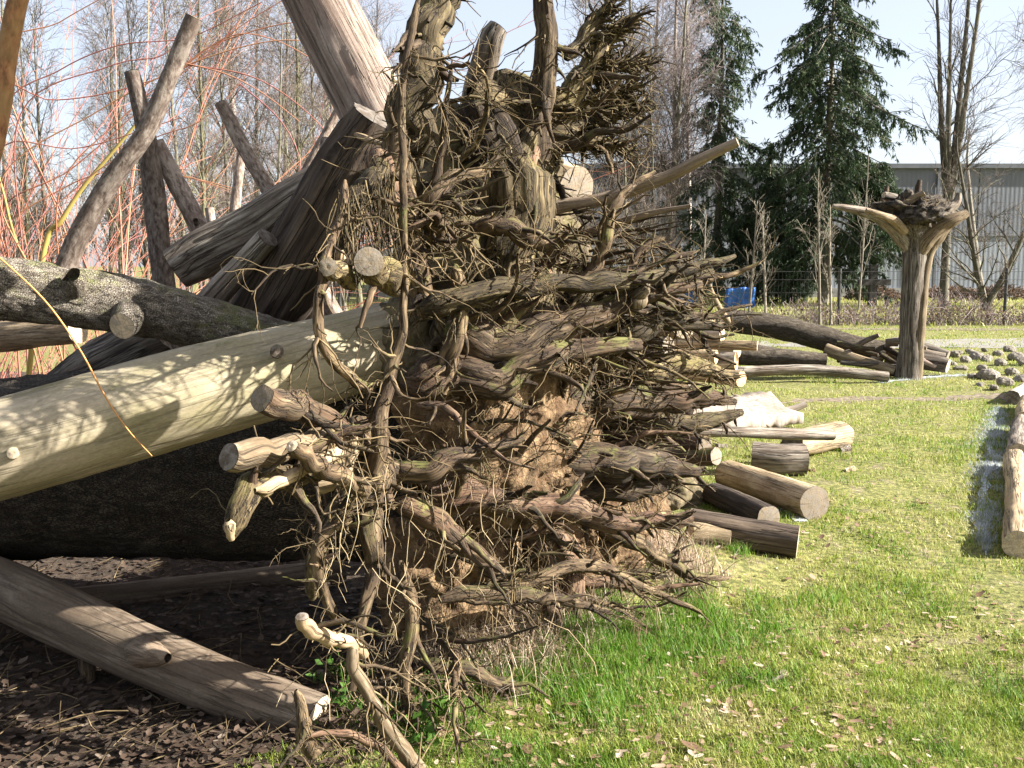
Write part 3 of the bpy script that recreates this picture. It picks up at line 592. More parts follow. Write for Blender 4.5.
# frayed side roots that fork from the thick ones
q9, r9 = grow(GP[:44], GR[:44], 230, (.12, .36), (.25, .75), 10, (.35, .62), rg, 0, .01, .2, (.2, .9), .18, .4, PN * .3, rmin=.004)
s = tubes(q9, np.clip(r9, .001, .018) * rg.uniform(.85, 1.15, r9.shape), 8, 18, None, .16)
child(tag(mesh_obj('forked_roots', s[0], s[1], None, M['darkroot'], None, s[2], s[3]), kind='stuff'))
# shaggy broken roots over the upper centre
iu = [0, 1, 2, 3, 9, 10, 11, 12, 13, 17, 18]
qa, ra = grow(GP[iu], GR[iu], 300, (.05, .20), (.4, 1.3), 8, (.12, .3), rg, 0, .06, .2, (.0, 1.), .3, .1, PN * .35, rmin=.003)
n = 170; b = np.array([WP(rg.uniform(425, 560), rg.uniform(100, 330), rg.uniform(.0, .14)) for _ in range(n)]); d = nrm(PN * .7 + rg.normal(0, .7, (n, 3))); L = rg.uniform(.08, .26, n); Q = np.empty((n, 8, 3)); Q[:, 0] = b
for j in range(1, 8):
    Q[:, j] = Q[:, j - 1] + d * (L / 7)[:, None]; d = nrm(d + rg.normal(size=(n, 3)) * .2 + A(0, 0, -.05))
Rb = rg.uniform(.003, .011, n)[:, None] * np.linspace(1, .25, 8)
qc, rc_ = grow(np.concatenate([qa, Q]), np.concatenate([ra, Rb]), 900, (.03, .12), (.4, 1.3), 6, (.35, .7), rg, 0, .08, .24, (.1, 1.), .4, .1, rmin=.0012)
s = cat([tubes(qa, np.clip(ra, .001, .008), 6, 21, None, .2), tubes(Q, Rb, 7, 22, None, .22), tubes(qc, np.clip(rc_, .0007, .003), 4, 23)])
child(tag(mesh_obj('shaggy_roots', s[0], s[1], None, M['mossroot'], None, s[2], s[3]), kind='stuff'))
# tufted, mossy fans at the upper right: short blunt stubs close together
ix = [3, 4, 5, 6, 7, 8]
q5, r5 = grow(GP[ix], GR[ix], 330, (0.05, 0.15), (0.25, 0.9), 7, (0.25, 0.6), rg, 0.02, 0.0, 0.26, (0.25, 1.0), 0.45, 0.2, PN * 0.5, rmin=0.004)
r5 = np.clip(r5, 0.002, 0.010)
q6, r6 = grow(q5, r5, 1200, (0.025, 0.08), (0.3, 1.0), 5, (0.4, 0.7), rg, 0.0, 0.02, 0.3, (0.2, 1.0), 0.5, 0.2, PN * 0.4, rmin=0.002)
s = cat([tubes(q5, r5, 6, 6, None, 0.2), tubes(q6, np.clip(r6, .0014, .005), 4, 7)])
child(tag(mesh_obj('root_fans', s[0], s[1], None, M['mossroot'], None, s[2], s[3]), kind='stuff'))
n = 150; b = np.array([WP(x_, 178 + (392 - x_) * .35 + rg.uniform(-8, 14), rg.uniform(.16, .3)) for x_ in rg.uniform(336, 394, n)]); L = rg.uniform(.08, .34, n); d = nrm(np.stack([rg.normal(0, .2, n), rg.normal(0, .2, n), -np.ones(n)], -1)); Q = np.empty((n, 7, 3)); Q[:, 0] = b
for j in range(1, 7):
    Q[:, j] = Q[:, j - 1] + d * (L / 6)[:, None]; d = nrm(d + rg.normal(size=(n, 3)) * .16 + A(0, 0, -.2))
s = tubes(Q, np.linspace(1, .5, 7)[None] * rg.uniform(.001, .0032, n)[:, None], 5, 10)
child(tag(mesh_obj('dangling_rootlets', s[0], s[1], None, M['mossroot'], None, s[2], s[3]), kind='stuff'))
# straw-like strands that hang from the lower left of the plate
n = 180; b = np.array([WP(rg.uniform(325, 560), rg.uniform(430, 690), rg.uniform(0.1, .4)) for _ in range(n)])
L = rg.uniform(0.06, 0.34, n); d = nrm(np.stack([rg.normal(0, .45, n), rg.normal(0, .45, n), -np.ones(n)], -1)); Q = np.empty((n, 7, 3)); Q[:, 0] = b
for j in range(1, 7):
    Q[:, j] = Q[:, j - 1] + d * (L / 6)[:, None]; d = nrm(d + rg.normal(size=(n, 3)) * .28 + A(0, 0, -.12))
Q[..., 2] = np.maximum(Q[..., 2], terrain(Q[..., 0], Q[..., 1]) + .003)
s = tubes(Q, np.full((n, 7), 1) * rg.uniform(.0007, .0016, n)[:, None], 4, 9)
child(tag(mesh_obj('hanging_strands', s[0], s[1], None, M['straw'], None, s[2], s[3]), kind='stuff'))

# ------------------------------------------------------------------ logs and trunks of the heap
def wlog(name, label, spec, mat, cut='cutold', catg='log', S=24, seg=0.04, low=0.06, ridge=0.03, kz=5, kr=3, seed=1, ends=(True, True), group=None, plane=False):
    P, R = wpath(spec)
    o = log(name, P, R, M[mat], M[cut] if cut else None, S, seg, low, ridge, kz, kr, seed, ends)
    return tag(o, label, catg, group)
def stub(parent, spec, mat, cut=None, S=14, seed=3, name='branch_stub', ends=(False, True), low=.1, ridge=.05):
    P, R = wpath(spec); o = log(name, P, R, M[mat], M[cut] if cut else None, S, 0.02, low, ridge, 6, 2.5, seed, ends); o.parent = parent; return o

pl = wlog('debarked_trunk', 'smooth pale cream debarked trunk slanting across the left of the heap',
     [(-900, 640, 2.9, 62), (-300, 520, 3.15, 55), (0, 449, 3.32, 51), (120, 416, 3.45, 49), (200, 393, 3.55, 48), (300, 366, 3.72, 44), (400, 338, 3.95, 39)], 'pale', 'cut', S=44, low=0.055, ridge=0.012, seed=4)
for (a, b, r) in ((277, 352, 7), (185, 386, 4)):
    d = 3.45 - (277 - a) * .001; stub(pl, [(a, b, d + .06, r), (a, b - 1, d + .030, r)], 'darkroot', 'cutdark', 12, 5 + a, 'knot')
stub(pl, [(14, 454, 3.24, 7), (13, 453, 3.165, 6)], 'paleroot', 'cut', 12, 9, 'knot')

sl = wlog('bark_covered_log', 'grey scaly barked log above the pale trunk, upright branch growing from it',
     [(-330, 268, 3.6, 36), (-60, 280, 3.85, 32), (0, 288, 3.92, 31), (70, 297, 4.0, 30), (130, 306, 4.06, 29), (210, 325, 4.15, 25), (300, 348, 4.25, 22)], 'scaly', 'cutold', S=40, low=0.07, ridge=0.07, kz=14, kr=6, seed=8)
stub(sl, [(66, 290, 4.0, 14), (68, 262, 4.0, 10), (84, 226, 4.0, 10), (112, 180, 4.0, 9.5), (148, 128, 4.0, 9), (172, 70, 4.0, 8.5), (194, 18, 4.0, 8)], 'polebark', 'cut', 18, 12, 'branch')
stub(sl, [(130, 312, 4.0, 17), (126, 322, 3.90, 15), (122, 326, 3.86, 13)], 'scaly', 'cut', 18, 13)
stub(sl, [(75, 296, 3.95, 12), (74, 280, 3.88, 12), (71, 275, 3.86, 10)], 'scaly', None, 14, 14)

wlog('brown_log', 'peeled brown log with a knot slanting down in the lower left corner',
     [(-240, 520, 4.5, 27), (-40, 574, 4.15, 29), (60, 616, 3.85, 30), (150, 657, 3.6, 30), (230, 690, 3.45, 29), (318, 722, 3.33, 28)], 'brownlog', 'cut', S=36, low=0.05, ridge=0.012, seed=15)
bl = bpy.data.objects['brown_log']
stub(bl, [(142, 655, 3.60, 20), (146, 652, 3.50, 17), (160, 656, 3.45, 10), (168, 658, 3.43, 5)], 'brownlog', None, 14, 16, 'knot')
stub(bl, [(86, 640, 3.75, 9), (87, 668, 3.72, 8), (90, 702, 3.7, 6)], 'root', None, 10, 17)
lowl = wlog('half_hidden_log', 'dark log lying in shade beneath the great trunk, behind the peeled brown log',
     [(20, 612, 4.55, 20), (120, 602, 4.7, 19), (220, 590, 4.85, 18), (345, 574, 5.0, 17)], 'brownlog', 'cut', S=22, seed=18)
wlog('slender_shaded_log', 'thin dark log in deep shade at the left edge under the great trunk',
     [(-200, 640, 4.9, 22), (-40, 630, 4.75, 20), (60, 622, 4.65, 18), (110, 618, 4.6, 16)], 'darkbark', 'cutold', S=18, seed=19)

t3 = wlog('hollow_trunk', 'thick dark leaning trunk with a hollow cut top, behind the hanging roots',
     [(180, 440, 4.9, 30), (232, 366, 4.75, 33), (280, 292, 4.62, 35), (320, 222, 4.5, 34), (350, 165, 4.42, 30), (376, 118, 4.36, 24)], 'hollow', 'cutdark', S=44, low=0.10, ridge=0.07, kz=2.2, kr=3, seed=22)
stub(t3, [(352, 133, 4.3, 2), (364, 138, 4.24, 4), (382, 144, 4.2, 2)], 'paleroot', None, 8, 24, 'splinter')
wlog('grey_split_trunk', 'weathered grey split trunk with pale upper side, lying against the hollow trunk',
     [(176, 270, 4.9, 20), (205, 252, 4.92, 23), (255, 226, 4.9, 22), (310, 190, 4.85, 20), (400, 140, 4.8, 18)], 'greylog', 'cutdark', S=36, low=0.10, ridge=0.09, kz=1.6, kr=3.5, seed=25)
wlog('short_forked_log', 'short brown log with a rotten cut end wedged below the grey split trunk',
     [(190, 325, 4.55, 13), (222, 288, 4.5, 13), (248, 260, 4.45, 12), (268, 238, 4.4, 11)], 'greylog', 'cutdark', S=22, low=.1, ridge=.06, seed=26)
wlog('leaning_trunk', 'thick brown trunk leaning up out of frame behind the root tangle',
     [(215, -230, 5.6, 31), (290, -60, 5.5, 31), (328, 18, 5.4, 32), (362, 86, 5.3, 33), (400, 160, 5.2, 34), (470, 300, 5.1, 36)], 'trunkbrown', 'cutold', 'tree trunk', S=40, low=0.05, ridge=0.05, kz=1.8, kr=3, seed=27)
POLES = [
 ('tall pale barked pole standing upright left of the grey split trunk', [(185, 400, 5.4, 12), (165, 290, 5.4, 11), (155, 200, 5.4, 10.5), (145, 130, 5.4, 9), (132, 72, 5.4, 7)]),
 ('short pole leaning left beside the tall upright pole', [(240, 330, 5.5, 10), (206, 244, 5.5, 9.5), (180, 190, 5.5, 9), (156, 143, 5.5, 8)]),
 ('cut pole leaning left above the grey split trunk', [(300, 250, 5.5, 9), (272, 196, 5.5, 8), (245, 150, 5.5, 7.5), (221, 103, 5.5, 6.5)]),
 ('thin curved pale pole beside the leaning trunk', [(285, 215, 5.7, 6), (303, 178, 5.7, 5.5), (318, 148, 5.7, 4.5), (342, 104, 5.7, 4)]),
 ('thin distant grey pole right of the short leaning pole', [(228, 320, 6.6, 6), (234, 222, 6.6, 5.5), (241, 152, 6.6, 4)]),
 ('short stub of pole just above the grey split trunk', [(216, 260, 5.9, 5), (212, 228, 5.9, 5), (209, 208, 5.9, 4.5)]),
 ('short dark pole tip beside the hollow trunk', [(318, 215, 5.2, 6), (324, 160, 5.2, 6), (326, 138, 5.2, 5)]),
]
for k, (lb, sp) in enumerate(POLES):
    # each pole runs on down through the heap to the soil
    a, b = A(*sp[0]), A(*sp[1]); P, R = wpath(sp)
    d = nrm(P[0] - P[1]); t = max(0.05, (P[0][2] - tz(P[0][0], P[0][1])) / max(-d[2], .3)); P = [P[0] + d * t] + P; R = [R[0]] + R
    o = log('pole', P, R, M['polebark'], M['cut'], 16, 0.05, 0.08, 0.05, 9, 3, 40 + k); tag(o, lb, 'pole', 'cut poles standing in the heap')
    for j in range(3):
        rg2 = np.random.default_rng(k * 7 + j); f = rg2.uniform(.4, .9); q, r = resample(P, R, 20); i0 = int(f * 19)
        dd = nrm(rg2.normal(size=3)); e = log('twig_stub', [q[i0], q[i0] + dd * r[i0] * 1.7], [r[i0] * .4, r[i0] * .25], M['polebark'], None, 8, .02, .1, .05, 5, 3, j, parent=o)

# upper right of the heap
wlog('sawn_log', 'short log with a tan sawn face pointing right, high behind the roots', [(515, 176, 5.0, 24), (548, 183, 4.8, 24), (576, 190, 4.65, 23)], 'tanlog', 'cutold', S=26, low=.05, ridge=.04, seed=61)
wlog('grey_top_log', 'grey log with a pale slanting cut end at the very top of the heap', [(470, 130, 4.7, 14), (480, 80, 4.6, 14), (492, 38, 4.5, 12), (498, 28, 4.5, 10)], 'greylog', 'cut', S=22, low=.06, ridge=.04, seed=62)
wlog('slanting_branch', 'long bare grey branch slanting up to the right out of the roots', [(470, 238, 4.2, 7), (550, 209, 4.1, 7), (600, 200, 4.05, 6.5), (660, 180, 4.0, 6), (700, 160, 3.95, 5.5), (737, 142, 3.9, 4.5)], 'brownlog', 'cutold', 'branch', S=14, low=.05, ridge=.03, seed=63)
wlog('lower_branch', 'short thin branch below the long slanting branch', [(520, 262, 4.3, 5), (580, 236, 4.2, 4.5), (640, 216, 4.1, 3.5), (690, 206, 4.0, 2)], 'brownlog', None, 'branch', S=10, seed=64)

# ------------------------------------------------------------------ sawn logs strewn right of the root plate
def glog(name, label, a, b, r, mat, cut, seed, zoff=0.0, low=.10, ridge=.06, catg='log', S=26, kz=4, r2=None, group='sawn logs strewn beside the heap', mid=None):
    """log lying on the ground: a, b = pixel of the lower edge at either end, r radius in metres"""
    pa, pb = G(*a), G(*b); r2 = r2 or r
    pa[2] = tz(pa[0], pa[1]) + r * 0.92 + zoff; pb[2] = tz(pb[0], pb[1]) + r2 * 0.92 + zoff
    P = [pa, pb]; R = [r, r2]; mid = ((seed * 7) % 5 - 2) * .016 if mid is None else mid
    if mid is not None:
        c = (pa + pb) / 2 + A(0, mid, 0); P = [pa, c, pb]; R = [r, (r + r2) / 2, r2]
    o = log(name, P, R, M[mat], M[cut], S, .035, low, ridge, kz, 3, seed); return tag(o, label, catg, group)
glog('sawn_log', 'long tan peeled log lying on grass, sawn end towards the viewer', (727, 487), (814, 521), .108, 'tanlog', 'cutold', 101, low=.06, ridge=.03, mid=.02)
glog('sawn_log', 'slim brown log in the shade of the long tan peeled log', (712, 505), (768, 533), .075, 'hollow', 'cutold', 102)
glog('sawn_log', 'brown furrowed log lying crosswise nearest the grass, pale sawn right end', (690, 545), (797, 556), .092, 'hollow', 'cut', 103, ridge=.06)
glog('sawn_log', 'short stub of log poking out beneath the roots beside the brown furrowed log', (690, 552), (730, 553), .062, 'tanlog', 'cut', 104)
glog('sawn_log', 'short fat log with a dark hollow left end', (752, 473), (802, 474), .125, 'greylog', 'cutdark', 105, ridge=.05)
glog('sawn_log', 'pale topped log with a blackened left end behind the short fat log', (792, 458), (842, 448), .115, 'tanlog', 'cutdark', 106)
sp = wlog('thin_pole', 'thin dark pole resting across the logs below the bleached slab', [(690, 431, 7.7, 6), (740, 432, 7.8, 5.5), (790, 434, 7.9, 6), (833, 435, 8.0, 5.5)], 'greylog', 'cutold', 'pole', S=14, seed=107)
# bleached slab: half log, flat side up
def slab(name, label, a, b, w, t, mat, seed, tilt=0.0, z0=0.02):
    pa, pb = G(*a), G(*b); ax = nrm(pb - pa); sd = nrm(np.cross(A(0, 0, 1), ax)); L = np.linalg.norm(pb - pa); n, m = 28, 12
    V = []; rg3 = np.random.default_rng(seed)
    for j in range(n + 1):
        u = j / n; wd = w * (0.75 + 0.5 * math.sin(math.pi * min(1, u * .7 + .25)) * .5) * (1 + .04 * rg3.normal())
        for k in range(m):
            th = k / m * 2 * math.pi; c, s_ = math.cos(th), math.sin(th)
            zz = t * (0.5 + (0.5 * np.clip(s_ * 3, -1, 1))); yy = wd * np.clip(c * 1.25, -1, 1)
            p = pa + ax * (u * L) + sd * yy + A(0, 0, zz + z0 + yy * tilt); V.append(p)
    V = np.array(V); V += (fbm(V * 5, 3, seed) * .09)[:, None] * A(.9, .6, .5); V += (fbm(V * 16, 3, seed + 1) * .03)[:, None]; V[:, 2] += terrain(V[:, 0], V[:, 1])
    i = np.arange(n)[:, None] * m; a_ = np.arange(m)[None]; b_ = (a_ + 1) % m
    F = np.stack([i + a_, i + b_, i + m + b_, i + m + a_], -1).reshape(-1, 4)
    c0 = len(V); V = np.vstack([V, V[:m].mean(0), V[-m:].mean(0)])
    F3 = [(c0, (k + 1) % m, k) for k in range(m)] + [(c0 + 1, n * m + k, n * m + (k + 1) % m) for k in range(m)]
    return tag(mesh_obj(name, V, F, F3, M[mat], None, V - pa, np.full(len(V), .5), smooth=True), label, 'slab')
slab('bleached_slab', 'broad bleached white wood slab lying among the logs', (660, 432), (784, 424), .34, .09, 'whitewood', 9, .30, .12)
wlog('broken_stick', 'pale broken stick pointing right beyond the bleached slab', [(770, 414, 10.6, 5), (790, 410, 10.6, 4), (806, 404, 10.6, 3)], 'whitewood', None, 'stick', S=10, seed=111)

# stacked ends between plate and far logs: (left px,py) (right px,py) depth r
STK = [
 ((600, 330), (684, 326), 8.0, 7.0, 13, 'tanlog', 'cut', 'fat round log on the stack with its sawn disc facing the viewer'),
 ((640, 322), (712, 323), 8.6, 8.2, 7, 'whitewood', 'cut', 'uppermost pale log of the stack behind the roots'),
 ((630, 334), (722, 334), 8.5, 8.1, 8, 'whitewood', 'cut', 'bright bleached log second from the top of the stack'),
 ((640, 345), (757, 346), 8.3, 8.0, 5, 'tanlog', 'cut', 'long thin pole jutting furthest right from the stack'),
 ((640, 354), (716, 357), 8.0, 7.7, 7, 'tanlog', 'cutorange', 'log with a small orange sawn end low in the stack'),
 ((650, 358), (736, 361), 8.3, 8.0, 9, 'greylog', 'cutorange', 'grey log with a split sawn end low in the stack'),
 ((690, 352), (737, 352), 9.0, 8.6, 6, 'tanlog', 'cut', 'log whose tan end shows just under the long thin pole'),
 ((660, 369), (741, 379), 8.2, 7.6, 8, 'tanlog', 'cutorange', 'lowest log of the stack, its tan end above the grass'),
 ((610, 390), (690, 395), 7.4, 6.9, 11, 'tanlog', 'cutold', 'brown log below the stack half hidden by roots'),
 ((600, 350), (668, 346), 7.4, 6.9, 9, 'greylog', 'cutold', 'grey log directly behind the frayed root tips'),
 ((610, 412), (684, 408), 7.2, 6.7, 10, 'greylog', 'cut', 'weathered log behind the frayed roots left of the bleached slab'),
 ((640, 425), (705, 446), 6.9, 6.4, 9, 'redroot', 'cutold', 'reddish log under the left end of the thin dark pole'),
 ((650, 462), (716, 456), 6.7, 6.3, 9, 'darkroot', 'cutold', 'dark log beneath the reddish log beside the roots'),
]
for k, (a, b, d0, d1, r, mt, ct, lb) in enumerate(STK):
    P, R = wpath([(a[0], a[1], d0, r), ((a[0] + b[0]) / 2, (a[1] + b[1]) / 2 + (k % 3 - 1), (d0 + d1) / 2, r), (b[0], b[1], d1, r)])
    tag(log('stacked_log', P, R, M[mt], M[ct], 18, .06, .06, .04, 4, 3, 130 + k), lb, 'log', 'logs of the stack behind the roots')
blob('earth_heap', A(0.85, 7.2, 0.10), [A(.5, 0, 0), A(0, .9, 0), A(0, 0, .34)], 33, M['darksoil'], parent=None)
tag(bpy.data.objects['earth_heap'], 'brown heap of earth beneath the stacked logs behind the roots', 'earth heap')
# chips and offcuts between the logs
rg = np.random.default_rng(21)
def chip_mesh(seed):
    r_ = np.random.default_rng(seed); n = 7; th = np.sort(r_.uniform(0, 6.283, n)); rr = r_.uniform(.6, 1, n)
    lo = np.stack([np.cos(th) * rr, np.sin(th) * rr * .5, np.zeros(n)], -1); hi = lo * A(.9, .9, 1) + A(0, 0, .35) + r_.normal(size=(n, 3)) * .06
    V = np.vstack([lo, hi, lo.mean(0), hi.mean(0)]); F4 = [(k, (k + 1) % n, n + (k + 1) % n, n + k) for k in range(n)]
    F3 = [(2 * n, (k + 1) % n, k) for k in range(n)] + [(2 * n + 1, n + k, n + (k + 1) % n) for k in range(n)]
    return V, F4, F3
CH = []
for k in range(4):
    V, F4, F3 = chip_mesh(k); CH.append((V, F4, F3))
spots = [(845, 452), (850, 470), (762, 500), (700, 470), (735, 520), (690, 490), (812, 470), (702, 458), (720, 448), (690, 440)]
for k, (a, b) in enumerate(spots):
    V, F4, F3 = CH[k % 4]; g = G(a, b); sc = rg.uniform(.05, .11)
    Vw = V * sc
    o = mesh_obj('bark_chip', Vw, F4, F3, M[['greylog', 'tanlog', 'soil', 'darkroot'][k % 4]], None, Vw, np.full(len(V), .6), smooth=False)
    o.location = (g[0], g[1], tz(g[0], g[1]) - .004); o.rotation_euler = (rg.normal(0, .15), rg.normal(0, .15), rg.uniform(0, 6.28))
    tag(o, 'flat broken piece of bark lying on grass among the sawn logs', 'bark chip', 'bark chips among the logs')

# ------------------------------------------------------------------ far logs left of the standing stump
FL = [
 ('fallen_trunk', 'long dark fallen trunk, thickest of the far logs left of the standing stump', [(724, 320, 15.2, 11), (770, 326, 15.1, 12), (820, 338, 15.0, 12), (850, 346, 14.9, 12), (884, 353, 14.8, 10)], 'darkbark', 'cutold'),
 ('rear_trunk', 'rear fallen trunk with a pale upper side behind the long dark trunk', [(738, 318, 16.4, 8), (770, 324, 16.3, 8), (816, 334, 16.2, 7)], 'trunkbrown', 'cutold'),
 ('tapered_trunk', 'black barked trunk with a pale sawn right end below the long dark trunk', [(700, 352, 14.2, 13), (740, 354, 14.1, 12), (826, 361, 13.9, 7)], 'darkbark', 'cut'),
 ('pale_front_log', 'long thin pale log lying in front of the far logs', [(715, 373, 13.7, 6), (760, 371, 13.65, 5), (820, 370, 13.6, 5), (888, 377, 13.5, 5)], 'greylog', 'cut'),
 ('yellowish_log', 'yellowish slanting log ending beside the standing stump', [(826, 349, 14.6, 6), (850, 358, 14.4, 6), (880, 366, 14.2, 5), (895, 371, 14.1, 5)], 'tanlog', 'cutold'),
 ('dark_stub_log', 'short dark log touching the left foot of the standing stump', [(876, 370, 14.3, 6), (902, 370, 14.2, 6)], 'darkbark', 'cutdark'),
 ('mossy_back_log', 'small grey log right behind the standing stump', [(905, 345, 15.6, 6), (925, 349, 15.5, 6), (948, 356, 15.3, 5)], 'greylog', 'cutold'),
 ('short_right_log', 'short log with a tan end right of the standing stump', [(915, 360, 14.6, 8), (935, 363, 14.5, 8), (948, 366, 14.4, 7)], 'greylog', 'cut'),
 ('split_log_far', 'thin split log above the short log right of the standing stump', [(918, 352, 14.9, 5), (945, 357, 14.8, 4)], 'greylog', 'cutold'),
 ('tangled_limb', 'crooked grey limb amid the far logs left of the standing stump', [(846, 338, 15.6, 4), (862, 350, 15.3, 5), (880, 346, 15.2, 4), (902, 360, 15.0, 4)], 'greylog', 'cutold'),
]
for k, (nm, lb, sp, mt, ct) in enumerate(FL):
    wlog(nm.replace('_far', ''), lb, sp, mt, ct, S=20, seg=.08, low=.10, ridge=.06, seed=160 + k, group='far logs by the standing stump')
dk = bpy.data.objects['fallen_trunk']
stub(dk, [(732, 326, 15.1, 4), (722, 312, 15.0, 3), (712, 292, 14.9, 2), (710, 284, 14.9, 1.5)], 'tanlog', None, 8, 5, 'branch')
# heap of limbs and root pieces behind
rg = np.random.default_rng(31)
for k in range(24):
    a = rg.uniform(836, 908); b = rg.uniform(340, 364); d = rg.uniform(14.3, 15.2); L = rg.uniform(14, 40); an = rg.uniform(-.5, .6)
    P, R = wpath([(a, b, d, 2.5), (a + L * .5 * math.cos(an), b + L * .5 * math.sin(an) + rg.normal(0, 2), d - .1, 3), (a + L * math.cos(an), b + L * math.sin(an), d - .2, 2)])
    for p in P: p[2] = max(p[2], .05)
    tag(log('limb', P, R, M[['greylog', 'darkroot', 'trunkbrown', 'root'][k % 4]], M['cutold'], 8, .08, .1, .06, 5, 3, 190 + k), 'short grey limb in the loose pile left of the standing stump', 'limb', 'loose limbs by the standing stump')

# ------------------------------------------------------------------ standing upside-down stump
g0 = G(908, 379); st = empty('standing_stump', tuple(g0)); tag(st, 'bare tree stump standing upside down like a post, roots spread on top', 'tree stump')
SD = g0[1]
def sroot(spec, mat, name='root', cut=None, S=16, seed=1, ends=(False, True), low=.10, ridge=.06):
    P, R = wpath([(a, b, SD + o, r) for a, b, o, r in spec]); o_ = log(name, P, R, M[mat], M[cut] if cut else None, S, .04, low, ridge, 3, 3, seed, ends)
    o_.parent = st; o_.location = -Vector(st.location); return o_
sroot([(908, 384, 0, 13), (909, 365, 0, 11.5), (911, 330, 0, 10.5), (913, 290, 0, 10.5), (915, 258, 0, 11.5), (915, 240, 0, 13.5), (913, 227, 0, 18), (911, 216, 0, 24)], 'greylog', 'trunk', None, 32, 51, (False, False), .06, .08)
sroot([(916, 382, -.06, 6), (919, 340, -.08, 5.5), (923, 290, -.06, 5), (928, 255, -.06, 5.5), (938, 236, -.1, 7), (948, 222, -.1, 6)], 'tanlog', 'trunk_rib', None, 16, 52, (False, False))
sroot([(912, 256, 0, 5), (904, 238, -.03, 9), (888, 222, -.1, 7.5), (868, 213, -.15, 5), (846, 208, -.2, 3.5), (833, 206, -.2, 2.2)], 'greylog', 'root', 'cut', 16, 53)
sroot([(905, 232, -.25, 4), (895, 221, -.36, 4.5), (880, 215, -.42, 3.5), (866, 210, -.42, 2.2)], 'paleroot', 'root', None, 12, 54)
sroot([(916, 262, 0, 6), (924, 242, -.1, 9), (940, 227, -.15, 7.5), (955, 219, -.2, 6), (967, 213, -.2, 3.5)], 'paleroot', 'root', 'cut', 16, 55)
sroot([(925, 222, .1, 10), (945, 210, .1, 6), (956, 203, .1, 4), (959, 193, .1, 2.5)], 'greylog', 'root', 'cut', 14, 56)
sroot([(915, 215, .2, 7), (900, 200, .1, 4.5), (884, 195, 0, 3)], 'greylog', 'root', 'cut', 14, 57)
sroot([(903, 207, -.2, 5), (913, 199, -.25, 4), (924, 193, -.3, 3)], 'paleroot', 'root', 'cut', 14, 58)
sroot([(925, 215, .2, 8), (918, 195, .2, 4), (920, 180, .2, 2)], 'darkroot', 'root', None, 10, 59)
sroot([(895, 215, .3, 8), (885, 205, .3, 5), (887, 186, .3, 2)], 'darkroot', 'root', None, 10, 60)
c = W(913, 213, SD); o = blob('soil_clod', c, [A(.50, 0, 0), A(0, .46, 0), A(0, 0, .17)], 44, M['darkclod'], .5, 6, 60, 30, None); o.parent = st; o.location = -Vector(st.location)
rg = np.random.default_rng(8); SP = np.array([[c + A(rg.normal(0, .26), rg.normal(0, .24), .06) + A(0, 0, .03 * j) for j in range(4)] for _ in range(20)])
q, r = grow(SP, np.full((20, 4), .015), 200, (.08, .3), (.2, 1.4), 6, (.4, .8), rg, .15, 0, .3)
s = tubes(q, r, 5, 3); o = mesh_obj('rootlets', s[0], s[1], None, M['rootlet'], st, s[2], s[3]); o.location = -Vector(st.location); tag(o, kind='stuff')

# ------------------------------------------------------------------ logs laid end to end at the right edge
EDGE = [((1006, 556), (1001, 470), .078, 'nearest of the frosted logs laid end to end at the right edge'),
        ((1005, 466), (1008, 432), .085, 'second frosted log from the viewer at the right edge'),
        ((1012, 429), (1016, 408), .085, 'third frosted log from the viewer at the right edge')]
for k, (a, b, r, lb) in enumerate(EDGE):
    a = (a[0] + 12, a[1]); b = (b[0] + 12, b[1])
    glog('edging_log', lb, a, b, r, 'greylog' if k % 2 else 'tanlog', 'cut', 210 + k, group='edging logs at the right', ridge=.05)
glog('edging_log', 'small cut log with a blackened end, farthest edging log at the right', (1012, 404), (1030, 392), .085, 'whitewood', 'cutdark', 215, group='edging logs at the right')

# ------------------------------------------------------------------ field stones
def stone_mesh(seed):
    nu, nv = 12, 8; u = np.arange(nu) / nu * 6.283; v = (np.arange(nv) + .5) / nv * math.pi; U, V = np.meshgrid(u, v)
    D = np.stack([np.sin(V) * np.cos(U), np.sin(V) * np.sin(U), np.cos(V) * .72], -1).reshape(-1, 3)
    r = 1 + .45 * fbm(D * 1.5 + seed * 5, 2, seed); r = np.minimum(r, 1.12); X = D * r[:, None]
    i = np.arange(nv - 1)[:, None] * nu; a = np.arange(nu)[None]; b = (a + 1) % nu
    F = np.stack([i + a, i + nu + a, i + nu + b, i + b], -1).reshape(-1, 4)
    F3 = [(k, (k + 1) % nu, len(X)) for k in range(nu)] + [((nv - 1) * nu + (k + 1) % nu, (nv - 1) * nu + k, len(X) + 1) for k in range(nu)]
    X = np.vstack([X, [0, 0, .74], [0, 0, -.7]]); return X, F, F3
base = []
for k in range(5):
    V, F, F3 = stone_mesh(k + 1); o = mesh_obj('field_stone', V, F, F3, M['stone'], smooth=False); base.append(o)
ST = [(993, 381, 17), (1008, 387, 14), (1019, 361, 12), (1015, 376, 11), (955, 358, 10), (968, 363, 9), (979, 360, 10), (989, 362, 9), (948, 364, 7), (962, 371, 8), (1003, 366, 9), (984, 371, 8), (974, 379, 8), (1024, 383, 12), (1030, 366, 14), (1042, 376, 16),
      (960, 355, 6), (972, 354, 7), (986, 352, 5), (1000, 356, 8), (955, 366, 5), (1012, 352, 8), (996, 390, 7), (981, 387, 6), (868, 350, 8), (880, 348, 7), (892, 352, 8), (860, 358, 7)]
big = {0: 'largest pale field stone in the row right of the standing stump', 1: 'stone in front of the largest pale field stone', 2: 'rounded stone at the right edge near the gravel path', 4: 'leftmost larger stone of the row, right of the standing stump'}
